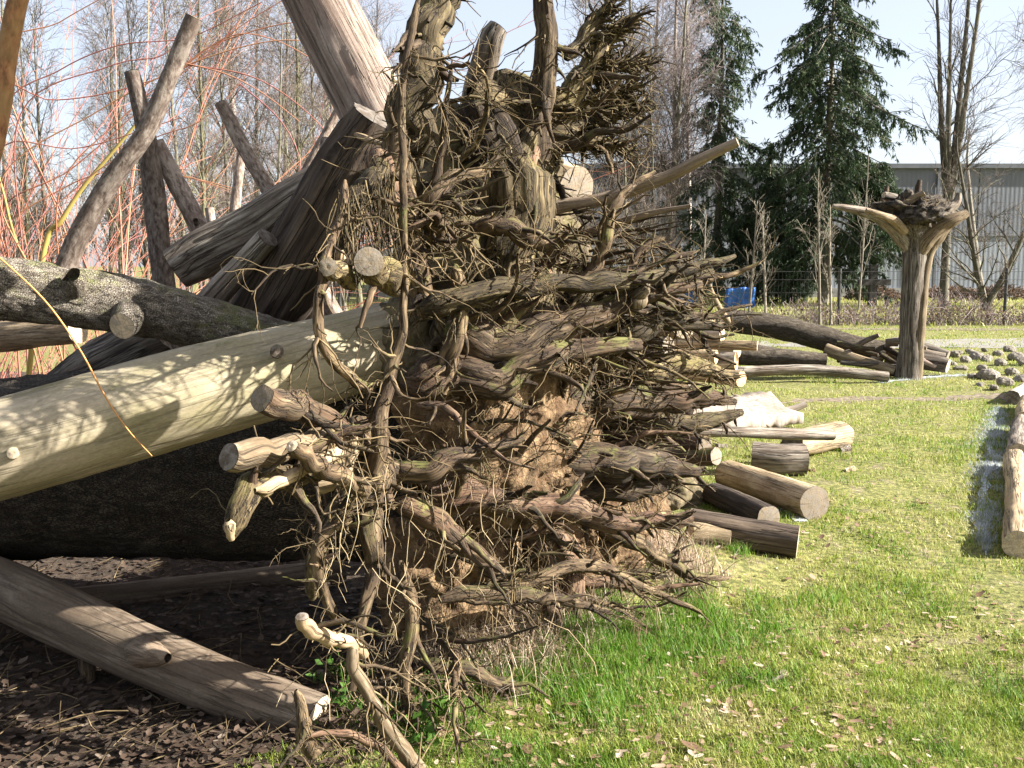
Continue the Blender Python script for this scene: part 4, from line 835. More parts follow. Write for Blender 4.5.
for k, (a, b, r) in enumerate(ST):
    o = base[k] if k < 5 else base[k % 5].copy()
    if k >= 5: COL.objects.link(o)
    g = G(a, b); s_ = r * .001 * g[1] * 0.68
    o.location = (g[0], g[1] + s_ * .8, s_ * .42); o.scale = (s_ * rg.uniform(.9, 1.25), s_ * rg.uniform(.8, 1.1), s_ * rg.uniform(.75, 1.0)); o.rotation_euler = (rg.normal(0, .3), rg.normal(0, .3), rg.uniform(0, 6.28))
    tag(o, big.get(k, 'small weathered field stone in the loose row along the gravel path'), 'stone', 'field stones along the gravel path')

def order_later(objs, phrase): LATER.append((objs, phrase))
LATER = []
order_later([o for o in bpy.data.objects if o.get('label', '').startswith('small weathered field stone')], 'small weathered stone along the gravel path')
LIMBS = [o for o in bpy.data.objects if o.get('label', '').startswith('short grey limb in')]
# ------------------------------------------------------------------ the long building behind the park
def box_data(x0, x1, y0, y1, z0, z1):
    V = [(x, y, z) for x in (x0, x1) for y in (y0, y1) for z in (z0, z1)]
    return V, [(0, 1, 3, 2), (4, 6, 7, 5), (0, 4, 5, 1), (2, 3, 7, 6), (0, 2, 6, 4), (1, 5, 7, 3)]
def box(name, x0, x1, y0, y1, z0, z1, mat, parent=None):
    V, F = box_data(x0, x1, y0, y1, z0, z1); return mesh_obj(name, V, F, None, M[mat], parent, smooth=False)
BY = 50.0
def ribbed(name, x0, x1, y, z0, z1, pitch, depth, mat, parent):
    n = int((x1 - x0) / pitch); xs = []; ys = []
    for k in range(n):
        x = x0 + k * (x1 - x0) / n; w = (x1 - x0) / n
        xs += [x, x + w * .35, x + w * .5, x + w * .85]; ys += [y, y, y + depth, y + depth]
    xs.append(x1); ys.append(y); m = len(xs)
    V = np.concatenate([np.stack([xs, ys, np.full(m, z0)], -1), np.stack([xs, ys, np.full(m, z1)], -1)])
    i = np.arange(m - 1); return mesh_obj(name, V, np.stack([i, i + 1, i + m + 1, i + m], -1), None, M[mat], parent, smooth=False)
bd = empty('warehouse', (12, BY, 0)); tag(bd, 'long grey metal clad warehouse with flat roof behind the park fence', 'building')
def B(o): o.location = -Vector(bd.location); return o
BX0, BX1 = -7.0, 60.0
B(box('wall', BX0, BX1, BY + .3, BY + 30, 0, 6.35, 'upperwall', bd))
x = BX0; k = 0
while x < BX1 - .1:
    B(ribbed('wall_panel', x + .02, x + 5.98, BY + .1, .45, 3.0, .22, .004, 'wallmetal', bd)); B(ribbed('upper_panel', x + .02, x + 5.98, BY + .04, 3.0, 6.3, .22, .004, 'upperwall', bd)); x += 6.0
B(box('plinth', BX0, 59, BY - .02, BY + .29, 0, .45, 'concrete', bd)); B(box('roof_edge', BX0 - .2, 59.2, BY - .15, BY + .6, 6.3, 6.52, 'trim', bd))
B(box('downpipe', 20.9, 21.02, BY - .1, BY + .02, .3, 6.3, 'trim', bd)); B(box('downpipe', 8.9, 9.02, BY - .1, BY + .02, .3, 6.3, 'trim', bd))
# blue sheeting in front of the warehouse
def sheet(name, label, px0, px1, d, h, seed):
    a, b = W(px0, 300, d), W(px1, 300, d); n, m = 40, 16; u = np.linspace(0, 1, n); v = np.linspace(0, 1, m); U, V = np.meshgrid(u, v)
    Y = d + .18 * fbm(np.stack([U * 9 + seed, V * 2, 0 * U], -1), 3, seed) + .5 * (1 - V) * .3; Zt = h * (1 + .25 * fbm(np.stack([U * 4 + seed, 0 * U, 0 * U], -1), 2, seed))
    X = np.stack([a[0] + (b[0] - a[0]) * U, Y, Zt * V], -1); Xb = X + A(0, .5, 0); VV = np.concatenate([X.reshape(-1, 3), Xb.reshape(-1, 3)])
    i = np.arange(m - 1)[:, None] * n + np.arange(n - 1)[None]; F = np.stack([i, i + 1, i + n + 1, i + n], -1).reshape(-1, 4); o = n * m
    t = (m - 1) * n + np.arange(n - 1); F = np.vstack([F, F[:, ::-1] + o, np.stack([t, t + 1, t + 1 + o, t + o], -1)])
    e = np.arange(m - 1) * n; F = np.vstack([F, np.stack([e + n, e, e + o, e + n + o], -1), np.stack([e + n - 1, e + 2 * n - 1, e + 2 * n - 1 + o, e + n - 1 + o], -1)])
    return tag(mesh_obj(name, VV, F, None, M['blue']), label, 'tarpaulin')
sheet('blue_tarpaulin', 'blue tarpaulin draped in front of the warehouse below the spruces', 728, 756, 37, .72, 3)
sheet('blue_tarpaulin', 'narrower blue tarpaulin left of the other, partly behind root tips', 662, 697, 37, .75, 8)
# post with crossbar
cp = G(873, 301); cr = empty('cross_post', (cp[0], 38, 0)); tag(cr, 'dark timber post with a crossbar standing before the warehouse wall', 'post')
cx = W(873, 280, 38)[0]; cr.location.x = cx
V, F = box_data(-.14, .14, -.12, .12, 0, 1.6); mesh_obj('post', V, F, None, M['signwood'], cr, smooth=False)
V, F = box_data(-.62, .62, -.17, -.125, .83, 1.06); mesh_obj('crossbar', V, F, None, M['signwood'], cr, smooth=False)

# ------------------------------------------------------------------ park fence
FY = 27.0; fe = empty('park_fence', (10, FY, 0)); tag(fe, 'low wire fence on thin dark posts beyond the gravel path', 'fence')
x = -13.6
while x < 34:
    P = np.array([[x - 10, 0, -.1], [x - 10, 0, .8], [x - 10, 0, 1.5]]); v = tubes(P[None], np.full((1, 3), .045), 8)
    mesh_obj('post', v[0], v[1], None, M['postmetal'], fe, v[2], v[3]); x += 4.48
for z in (.15, .5, .85, 1.2, 1.42):
    P = np.array([[-24, -.05, z], [0, -.05, z], [24, -.05, z]]); v = tubes(P[None], np.full((1, 3), .005), 4); mesh_obj('wire', v[0], v[1], None, M['postmetal'], fe, v[2], v[3])
n = 480; xs = np.linspace(-24, 24, n); P = np.zeros((n, 2, 3)); P[:, 0] = np.stack([xs, 0 * xs - .05, 0 * xs + .02], -1); P[:, 1] = np.stack([xs, 0 * xs - .05, 0 * xs + 1.42], -1)
v = tubes(P, np.full((n, 2), .002), 3); tag(mesh_obj('wire_mesh', v[0], v[1], None, M['postmetal'], fe, v[2], v[3]), kind='stuff')

# ------------------------------------------------------------------ leaf and needle faces
def cards(c, d, L, Wd, rng, fold=0.25):
    """thin pointed leaf faces: c centres (n,3), d direction (n,3)"""
    n = len(c); r = nrm(np.cross(d, rng.normal(size=(n, 3)))); u = np.cross(d, r)
    a = c; b = c + d * (L * .5)[:, None] + r * (Wd * .5)[:, None] + u * (Wd * fold)[:, None]
    e = c + d * (L * .5)[:, None] - r * (Wd * .5)[:, None] + u * (Wd * fold)[:, None]; t = c + d * L[:, None]
    V = np.stack([a, b, t, e], 1).reshape(-1, 3); i = np.arange(n)[:, None] * 4
    F3 = np.concatenate([i + A(0, 1, 2).astype(int), i + A(0, 2, 3).astype(int)]); return V, F3
# ------------------------------------------------------------------ bare trees
def bare_tree(name, H, r0, seed, trunk_mat, twig_mat, stems=1, lean=.05, limbs=26, br=130, tw=700, fine=1600, limb_len=(.16, .34), ang=(.35, .8), start=.25, weep=0.0, rt=.011, up=.25, split=.2, wig=.12, spread=.075):
    rg = np.random.default_rng(seed); root = empty(name); N = 14; T = []; TR = []
    for k in range(stems):
        z = np.linspace(0, H * (1 if k == 0 else rg.uniform(.75, .95)), N); ph = rg.uniform(0, 6.28) if stems == 1 else k / stems * 6.28 + .4
        amp = lean * H if stems == 1 else H * spread; f = np.clip((z - H * split) / (H * .8), 0, 1) ** .8 if stems > 1 else z / H
        wob = np.cumsum(rg.normal(0, .012 * H / N * 2, (N, 2)), axis=0) * (z / H)[:, None]
        p = np.stack([np.cos(ph) * amp * f + wob[:, 0], np.sin(ph) * amp * f + wob[:, 1], z], -1); T.append(p)
        rr = r0 * (1 - .92 * z / z[-1]) ** .9 * (1 if stems == 1 else .72); rr[0] *= 1.35; TR.append(rr + .01)
    TP, TRr = np.stack(T), np.stack(TR)
    t = tubes(TP, TRr, 9, seed, bark_disp(.05, .04, 2, 2, seed)); t2 = t
    mesh_obj('trunk', t2[0], t2[1], None, M[trunk_mat], root, t2[2], t2[3])
    q1, r1 = grow(TP, TRr, limbs, (H * limb_len[0], H * limb_len[1]), ang, 9, (.25, .5), rg, up, 0, wig, (start, .96), .25, .62)
    r1 = np.clip(r1, .006, .2)
    q2, r2 = grow(q1, r1, br, (H * .05, H * .14), (.35, .9), 7, (.35, .6), rg, up * .5 - weep * .5, weep * .15, .16, (.15, .98), .3, .4, rmin=rt)
    q3, r3 = grow(q2, r2, tw, (H * .03, H * .085), (.3, .9), 6, (.5, .8), rg, .08 - weep, weep * .3, .18, (.1, 1.), .5, .2, rmin=rt * .8)
    q4, r4 = grow(q3, r3, fine, (H * .02, H * .06), (.3, .9), 4, (.6, .9), rg, .05 - weep * 1.2, weep * .4, .2, (.1, 1.), .6, .1, rmin=rt * .6)
    s = cat([tubes(q1, r1, 6, 1), tubes(q2, np.clip(r2, 0, .05), 4, 2)]); mesh_obj('limbs', s[0], s[1], None, M[trunk_mat], root, s[2], s[3])
    s = cat([tubes(q3, np.clip(r3, 0, rt * 1.1), 3, 3), tubes(q4, np.clip(r4, 0, rt * .8), 3, 4)]); mesh_obj('crown', s[0], s[1], None, M[twig_mat], root, s[2], s[3])
    return root
def put(o, px, py, d, rz=0, sc=1.0, base=True):
    w = W(px, py, d); o.location = (w[0], d, -0.03); o.rotation_euler = (0, 0, rz); o.scale = (sc,) * 3; return o

tA = bare_tree('birch_tree', 15, .11, 301, 'birch', 'redtwig', limbs=36, br=200, tw=1000, fine=3200, limb_len=(.12, .22), weep=.30, rt=.0072, start=.25)
tB = bare_tree('birch_tree', 13, .085, 302, 'treebark', 'redtwig', limbs=36, br=180, tw=800, fine=2400, limb_len=(.12, .22), weep=.2, rt=.0072, start=.15)
tC = bare_tree('bare_tree', 11, .10, 303, 'greentrunk', 'twig', limbs=30, br=140, tw=500, fine=1100, limb_len=(.18, .34), start=.12, rt=.008, up=.4)
tD = bare_tree('bare_tree', 9, .06, 304, 'treebark', 'twig', limbs=30, br=150, tw=600, fine=1200, limb_len=(.2, .34), start=.05, rt=.008, up=.45)
LW = [(tA, 245, 34, 1.1), (tA, 135, 40, .8), (tA, 330, 40, 1.15), (tA, 640, 44, 1.15), (tA, 690, 48, 1.1),
      (tB, 210, 30, .95), (tB, 285, 36, 1.05), (tB, 375, 44, 1.1), (tB, 610, 42, 1.1), (tB, 665, 40, 1.2),
      (tC, 205, 22, .62), (tC, 120, 26, .62), (tC, 30, 26, .62), (tC, 300, 30, .9), (tC, 360, 33, .95), (tC, 255, 40, 1.1),
      (tD, 50, 28, 1.0), (tD, 150, 30, 1.0), (tD, 190, 26, .9), (tD, 235, 28, 1.0), (tD, 275, 27, .9), (tD, 320, 34, 1.1), (tD, 345, 29, .9), (tD, 5, 27, 1.0), (tD, 110, 36, 1.2), (tD, 395, 38, 1.1), (tD, 580, 36, 1.1), (tD, 630, 34, 1.0), (tD, 655, 38, 1.1)]
used = set(); rg = np.random.default_rng(12)
ORD = ['leftmost', 'second', 'third', 'fourth', 'fifth', 'sixth', 'seventh', 'eighth', 'ninth', 'tenth', 'eleventh', 'twelfth', 'thirteenth', 'fourteenth', 'fifteenth', 'sixteenth', 'seventeenth', 'eighteenth', 'nineteenth', 'twentieth', 'twenty-first', 'twenty-second', 'twenty-third', 'twenty-fourth', 'twenty-fifth']
def ordered(items, phrase):                # label look-alikes by their place from the left, as the camera sees them
    items = sorted(items, key=lambda o: o.location.x / max(o.location.y, .1))
    for k, o in enumerate(items): o['label'] = (ORD[k] + ' ' + phrase) if k == 0 else (ORD[k] + ' from the left, ' + phrase)
WOOD = {}
LBL = {tA.name: 'tall drooping birch of the bare wood behind the heap', tB.name: 'slender bare reddish birch in the wood behind the heap', tC.name: 'bare greenish trunked young tree in the wood behind the heap', tD.name: 'low bushy bare tree in the wood behind the heap'}
BN = {id(t): LBL[t.name] for t in (tA, tB, tC, tD)}
for t, px, d, sc in LW:
    o = t if id(t) not in used else copy_tree(t); used.add(id(t))
    put(o, px, 300, d, rg.uniform(0, 6.28), sc); o.scale = (sc, sc, sc * rg.uniform(.9, 1.1))
    tag(o, BN[id(t)], 'tree', 'bare trees of the wood behind the heap'); WOOD.setdefault(id(t), []).append(o)
for k_, v_ in WOOD.items(): ordered(v_, BN[k_])
# far mass of the wood
rg = np.random.default_rng(14); n = 220; P = np.zeros((n, 6, 3)); xs = rg.uniform(-42, -2, n); ys = rg.uniform(44, 64, n); H = rg.uniform(3.5, 8, n)
for j in range(6): P[:, j] = np.stack([xs + rg.normal(0, .1, n) * j, ys, H * j / 5], -1)
R = rg.uniform(.04, .12, n)[:, None] * np.linspace(1, .2, 6)
q, r = grow(P, R, 1600, (.8, 2.6), (.3, .8), 6, (.3, .6), rg, .3, 0, .16, (.05, .98), .4, .4, rmin=.012)
q2, r2 = grow(q, r, 7000, (.4, 1.2), (.3, .9), 4, (.5, .8), rg, .1, 0, .2, (.1, 1), .6, .1, rmin=.010)
s = cat([tubes(P, R, 5, 1), tubes(q, np.clip(r, 0, .03), 3, 2), tubes(q2, np.clip(r2, 0, .013), 3, 3)])
tag(mesh_obj('far_wood', s[0], s[1], None, M['redtwig'], None, s[2], s[3]), 'far bare wood reading as one reddish grey mass', 'wood', kind='stuff')

# trees on the right
t = bare_tree('multi_stemmed_tree', 15, .21, 311, 'treebark', 'twig', stems=4, limbs=46, br=150, tw=420, fine=500, limb_len=(.12, .26), ang=(.35, .8), start=.3, rt=.011, up=.25, split=.25)
put(t, 943, 308, 37, .3, 1.0); tag(t, 'tall bare tree of several upright stems behind the standing stump', 'tree')
t = bare_tree('spreading_tree', 6.5, .15, 312, 'treebark', 'twig', stems=3, limbs=40, br=200, tw=700, fine=1200, limb_len=(.25, .45), ang=(.5, 1.1), start=.08, rt=.008, up=.15, split=.04, spread=.30)
put(t, 985, 310, 35, 1.2, 1.0); tag(t, 'small spreading bare tree with low forking stems right of the tall bare tree', 'tree')
t = bare_tree('weeping_birch', 16, .2, 313, 'treebark', 'redtwig', limbs=40, br=260, tw=1200, fine=3200, limb_len=(.2, .36), weep=.3, rt=.010, start=.2)
put(t, 1075, 308, 38, .4, 1.0); tag(t, 'drooping birch whose twigs hang into view at the upper right edge', 'tree')
t = bare_tree('bare_poplar', 17, .11, 314, 'birch', 'twig', limbs=34, br=120, tw=420, fine=600, limb_len=(.1, .2), start=.2, rt=.010, up=.4)
put(t, 672, 305, 41, 2, 1.0); tag(t, 'tall straight bare tree left of the slender spruce', 'tree')
t = bare_tree('bare_poplar', 16, .10, 315, 'treebark', 'twig', limbs=30, br=110, tw=380, fine=500, limb_len=(.1, .2), start=.2, rt=.010, up=.4, lean=-.05)
put(t, 640, 305, 39, 1, 1.0); tag(t, 'tall pale bare tree seen just right of the upper root fans', 'tree')
SAP = [(748, 322, 26.6, 3.3, 'single pale sapling in front of the slender spruce'), (820, 325, 26.4, 4.1, 'tall pale forked sapling in front of the big spruce'), (831, 325, 26.7, 3.2, 'pale sapling close beside the tall forked sapling'),
       (766, 322, 26.8, 3.0, 'thin greenish sapling between the two spruces'), (858, 318, 33, 5.2, 'thin sapling left of the standing stump'), (700, 322, 27.5, 3.0, 'thin bare sapling near the right root tips')]
for k, (a, b, d, h, lb) in enumerate(SAP):
    t = bare_tree('sapling', h, .028, 330 + k, 'sapling', 'sapling', limbs=14, br=46, tw=70, fine=60, limb_len=(.2, .42), ang=(.25, .6), start=.2, rt=.0055, up=.4, stems=1)
    put(t, a, b, d, k, 1); tag(t, lb, 'sapling', 'pale saplings along the fence')

# ------------------------------------------------------------------ spruces
def spruce(name, H, r0, seed, prof, dens=1.0, per=34, droop=.75, lowest=.1, gaps=()):
    rg = np.random.default_rng(seed); root = empty(name)
    z = np.linspace(0, H, 16); P = np.stack([rg.normal(0, .03, 16), rg.normal(0, .03, 16), z], -1); R = r0 * (1 - .95 * z / H) + .01
    t = tubes(P[None], R[None], 10, seed, bark_disp(.05, .05, 3, 2, seed)); mesh_obj('trunk', t[0], t[1], None, M['treebark'], root, t[2], t[3])
    BQ = []; BR = []; n = int(230 * dens); rn = []
    for k in range(n):
        f = lowest + (1 - lowest) * (k + rg.uniform(0, 1)) / n; L = np.interp(f, [a for a, b in prof], [b for a, b in prof]) * rg.uniform(.45, 1.2) * (1 + .35 * math.sin(f * 31 + seed) * math.sin(k * 2.399 + f * 9))
        if rg.uniform() < .12: L *= .4
        th = k * 2.399 + rg.normal(0, .3); d = A(math.cos(th), math.sin(th), 0); m = 10; u = np.linspace(0, 1, m)
        zz = f * H + L * (.12 * u - droop * u ** 1.6 + .28 * droop * u ** 4); p = d * (L * u)[:, None]; p[:, 2] = zz; BQ.append(p); BR.append(.035 * (L / 3) * (1 - .8 * u) + .006)
    BQ = np.stack(BQ); BR = np.stack(BR)
    q2, r2 = grow(BQ, BR, int(n * 17), (.35, 1.1), (.5, 1.1), 6, (.3, .6), rg, -.35, .18, .12, (.18, 1), .4, .35, rmin=.006)
    s = cat([tubes(BQ, BR, 5, 1), tubes(q2, np.clip(r2, 0, .012), 3, 2)]); mesh_obj('limbs', s[0], s[1], None, M['treebark'], root, s[2], s[3])
    # needles: dense short faces that follow every twig and hang from it
    K = len(q2); idx = rg.integers(0, K, K * per // 2); tt = rg.uniform(0, 4.999, len(idx)); i = tt.astype(int); w = (tt - i)[:, None]
    c = q2[idx, i] * (1 - w) + q2[idx, i + 1] * w; d = nrm(nrm(q2[idx, i + 1] - q2[idx, i]) * .5 + rg.normal(size=(len(idx), 3)) * .45 + A(0, 0, -.55))
    V, F3 = cards(c, d, rg.uniform(.12, .30, len(idx)), rg.uniform(.03, .065, len(idx)), rg)
    cl = rg.uniform(0, 1, K)[idx]; rr = np.repeat(np.clip(cl * .7 + rg.uniform(0, .35, len(idx)), 0, 1), 4)
    mesh_obj('crown', V, None, F3, M['needles'], root, None, rr); return root
t = spruce('spruce_tree', 14.0, .22, 401, [(0, 2.2), (.12, 3.3), (.35, 3.3), (.48, 2.7), (.58, 2.3), (.64, 3.0), (.76, 2.5), (.88, 1.3), (1, .25)], .85, 38)
put(t, 823, 300, 41, .5, 1.0); tag(t, 'big broad drooping dark green spruce before the warehouse', 'tree', 'spruces before the warehouse')
t = spruce('spruce_tree', 15.5, .18, 402, [(0, 1.6), (.15, 2.2), (.4, 1.9), (.55, 1.2), (.75, 1.5), (1, .4)], .5, 28)
put(t, 716, 300, 44, 2.5, 1.0); tag(t, 'slender sparse dark green spruce left of the broad spruce', 'tree', 'spruces before the warehouse')
t = spruce('spruce_tree', 6.8, .14, 403, [(0, 1.6), (.3, 2.1), (.7, 1.2), (1, .15)], .38, 28)
put(t, 765, 300, 43, 1.5, 1.0); tag(t, 'low young spruce filling the gap between the two tall spruces', 'tree', 'spruces before the warehouse')
t = spruce('spruce_tree', 5.8, .12, 404, [(0, .4), (.5, .9), (.65, 1.5), (.8, 1.0), (1, .1)], .36, 30, lowest=.52)
put(t, 872, 300, 41.5, 1.1, 1.0); tag(t, 'small spruce with a bare lower trunk above the post with a crossbar', 'tree', 'spruces before the warehouse')

# ------------------------------------------------------------------ hedge of dry brambles along the fence
rg = np.random.default_rng(50); n = 5200; xs = rg.uniform(-16, 32, n); ys = FY + rg.normal(.1, .45, n); hh = .2 + .75 * np.clip(fbm(np.stack([xs * .5, 0 * xs, 0 * xs], -1), 3, 2) + .5, 0.1, 1); L = hh * rg.uniform(.5, 1.3, n)
d = nrm(np.stack([rg.normal(0, .5, n), rg.normal(0, .3, n), np.ones(n)], -1)); Q = np.empty((n, 6, 3)); Q[:, 0] = np.stack([xs, ys, 0 * xs], -1)
for j in range(1, 6): Q[:, j] = Q[:, j - 1] + d * (L / 5)[:, None]; d = nrm(d + rg.normal(size=(n, 3)) * .25 + A(0, 0, -.08))
s = tubes(Q, np.full((n, 6), .006), 3, 2)
tag(mesh_obj('bramble_hedge', s[0], s[1], None, M['redtwig'], None, s[2], s[3]), 'dry tangled bramble stems along the wire fence', 'brambles', kind='stuff')
n = 9000; k = rg.integers(0, 5200, n); j = rg.integers(1, 6, n); c = Q[k, j] + rg.normal(0, .05, (n, 3)); V, F3 = cards(c, nrm(rg.normal(size=(n, 3))), rg.uniform(.05, .11, n), rg.uniform(.03, .07, n), rg)
tag(mesh_obj('hedge_leaves', V, None, F3, M['brownleaf'], None, None, np.repeat(rg.uniform(0, 1, n), 4)), 'withered brown leaves clinging to the bramble stems', 'leaves', kind='stuff')
# low shrubs at the foot of the warehouse
for k, (px, w) in enumerate([(873, 1.3), (950, 1.6), (1000, 1.8), (700, 1.6), (640, 1.5)]):
    c0 = W(px, 298, 46); n = 1500; D = nrm(rg.normal(size=(n, 3))); c = c0 * A(1, 1, 0) + D * A(w, .7, .62) * rg.uniform(.5, 1, (n, 1)) ** .5; c[:, 2] = np.abs(c[:, 2])
    V, F3 = cards(c, nrm(D + rg.normal(size=(n, 3)) * .5), rg.uniform(.10, .22, n), rg.uniform(.04, .09, n), rg)
    r0 = empty('low_shrub', (c0[0], 46, 0)); o = mesh_obj('foliage', V - A(c0[0], 46, 0), None, F3, M['brownleaf'] if k != 3 else M['needles'], r0, None, np.repeat(rg.uniform(0, .6, n), 4))
    P = np.stack([[A(0, 0, 0), nrm(rg.normal(size=3) + A(0, 0, 1.5)) * .4, nrm(rg.normal(size=3) + A(0, 0, 1.5)) * .8] for _ in range(12)]); P[:, :, 2] = np.abs(P[:, :, 2]); v = tubes(P, np.full((12, 3), .015), 4); mesh_obj('stems', v[0], v[1], None, M['twig'], r0, v[2], v[3])
    tag(r0, ['dark low shrub around the post with a crossbar', 'low shrub at the warehouse foot behind the tall bare tree', 'rightmost low shrub at the warehouse foot', 'low evergreen shrub beneath the slender spruce', 'low shrub far behind the root tips'][k], 'shrub', 'low shrubs along the warehouse')

# ------------------------------------------------------------------ willow with red and yellow stems, left behind the heap
rg = np.random.default_rng(61); wl = empty('red_willow', (-3.4, 7.4, 0)); tag(wl, 'shrub of long arching red and orange willow stems at the left edge', 'shrub')
def whips(name, n, bases, az, el, Lr, r0, droop, mat, N=18, seed=1, rend=.35, sideways=.03):
    r_ = np.random.default_rng(seed); b = np.array([bases[k % len(bases)] for k in range(n)]) + r_.normal(0, .10, (n, 3)) * A(1, 1, 0)
    a = r_.uniform(az[0], az[1], n); e = r_.uniform(el[0], el[1], n); d = np.stack([np.cos(a) * np.cos(e), np.sin(a) * np.cos(e), np.sin(e)], -1)
    L = r_.uniform(Lr[0], Lr[1], n); Q = np.empty((n, N, 3)); Q[:, 0] = b; dr = r_.uniform(droop[0], droop[1], n)[:, None]
    for j in range(1, N):
        Q[:, j] = Q[:, j - 1] + d * (L / (N - 1))[:, None]; d = nrm(d + A(0, 0, -1) * dr * (.3 + j / N * 1.2) + r_.normal(size=(n, 3)) * sideways)
    R = r_.uniform(r0[0], r0[1], n)[:, None] * np.linspace(1, rend, N); return Q, R
B0 = [A(-3.6, 7.4, 0), A(-3.2, 7.6, 0), A(-3.9, 7.0, 0), A(-2.9, 7.2, 0), A(-4.2, 7.7, 0)]
q, r = whips('stem', 44, B0, (-.2, 2.0), (.6, 1.4), (2.6, 5.4), (.0035, .0075), (.02, .08), 'redbranch', seed=62)
for k in range(len(q)):
    v = tubes(q[k:k + 1], r[k:k + 1], 6, 70 + k); o = mesh_obj('stem', v[0], v[1], None, M['redbranch'], wl, None, v[3]); o.location = -Vector(wl.location)
q2, r2 = whips('w', 150, B0, (-.2, 2.8), (.4, 1.4), (1.6, 4.6), (.0022, .0038), (.02, .09), 'redbranch', seed=63)
q3, r3 = grow(q, r, 200, (.4, 1.5), (.2, .7), 9, (.4, .6), rg, .05, .05, .06, (.3, .95), .4, .3, rmin=.002)
q4, r4 = whips('w', 110, [A(-2.75, 7.0, .2), A(-2.4, 7.1, .2), A(-3.1, 7.2, .2)], (0.2, 1.7), (.8, 1.5), (.8, 1.7), (.002, .0032), (.0, .04), 'redbranch', seed=64)
v = cat([tubes(q2, r2, 4, 5), tubes(q3, r3, 4, 6), tubes(q4, r4, 4, 7)]); o = mesh_obj('twigs', v[0], v[1], None, M['redbranch'], wl, None, v[3]); o.location = -Vector(wl.location); tag(o, kind='stuff')
ARCS = [[(0, 118), (60, 70), (120, 45), (190, 37), (262, 2)], [(20, 116), (110, 66), (165, 54), (197, 14)], [(60, 190), (120, 120), (180, 70), (230, 36), (272, 39), (320, 64), (392, 112)],
 [(182, 64), (250, 76), (300, 106), (345, 152)], [(0, 62), (60, 22), (120, -12)], [(180, 62), (226, 74), (264, 94), (300, 122)], [(10, 265), (80, 185), (150, 140), (205, 118), (262, 58)], [(0, 152), (80, 148), (180, 118)],
 [(0, 215), (70, 170), (140, 110), (230, 34), (300, -10)], [(0, 240), (60, 190), (120, 170), (190, 178), (240, 190)], [(20, 300), (60, 240), (110, 200), (170, 175), (230, 190)], [(0, 185), (100, 110), (200, 60), (290, 40), (350, 62), (400, 100)], [(240, 84), (280, 120), (300, 160), (296, 200)],
 [(0, 90), (50, 100), (120, 90), (200, 60), (240, 20)], [(180, 68), (220, 42), (300, 22), (356, 40)]]
for k, ar in enumerate(ARCS):
    d0 = 6.2 + (k % 5) * .25; P, R = wpath([(a, b, d0, .7 - .35 * j / len(ar)) for j, (a, b) in enumerate(ar)])
    f = A(-3.6 + .15 * (k % 7), d0 + .6, 0); P = [f, (f + P[0]) / 2 + A(0, 0, .25)] + P if ar[0][0] < 100 else P; R = [R[0] * 1.5] * (len(P) - len(R)) + R
    o = log('stem', P, R, M['redbranch'], None, 5, .08, .03, 0, 4, 3, 300 + k); o.parent = wl; o.location = -Vector(wl.location)
P, R = wpath([(12, 420, 6.8, 3), (42, 262, 6.8, 2.8), (62, 220, 6.8, 2.5), (84, 186, 6.8, 2.1), (110, 155, 6.8, 1.7), (150, 108, 6.8, 1.4), (180, 74, 6.8, .8)]); P[0][2] = 0.0
o = log('yellow_stem', P, R, M['yellowbranch'], None, 8, .06, .03, .02, 4, 3, 1); o.parent = wl; o.location = -Vector(wl.location)
P, R = wpath([(46, 300, 6.7, 1.6), (16, 240, 6.7, 1.5), (4, 195, 6.7, 1.2), (-6, 160, 6.7, 1)]); o = log('yellow_stem', P, R, M['yellowbranch'], None, 6, .06, .03, .02, 4, 3, 2); o.parent = wl; o.location = -Vector(wl.location)
P, R = wpath([(-120, 520, 5.6, 14), (-60, 330, 5.6, 12), (-20, 190, 5.6, 11), (-2, 120, 5.6, 10), (6, 60, 5.6, 10), (20, -10, 5.6, 9), (42, -90, 5.6, 7)]); P[0][2] = 0
tag(log('orange_barked_sapling', P, R, M['orangebark'], None, 18, .05, .06, .05, 6, 3, 5), 'slim orange barked sapling rising at the upper left corner', 'sapling')
P, R = wpath([(-40, 225, 3.0, .9), (0, 258, 3.0, 1.0), (46, 302, 3.02, 1.0), (80, 350, 3.04, 1.0), (105, 396, 3.06, .9), (128, 430, 3.05, .8), (152, 456, 3.04, .6)])
tag(log('orange_whip', P, R, M['orangewhip'], None, 6, .03, .03, 0, 4, 3, 6), 'thin orange whip curving down in front of the pale debarked trunk', 'twig')
wlog('pale_back_log', 'sunlit pale log behind the willow stems under the grey scaly log', [(-60, 340, 6.2, 16), (10, 336, 6.0, 15), (78, 330, 5.8, 13)], 'paleroot', 'cut', S=20, seed=71)
wlog('dark_back_log', 'dark trunk end behind the heap left of the hollow trunk', [(60, 392, 5.6, 20), (110, 360, 5.5, 24), (170, 330, 5.4, 24)], 'greylog', 'cutdark', S=22, low=.1, ridge=.08, seed=72)

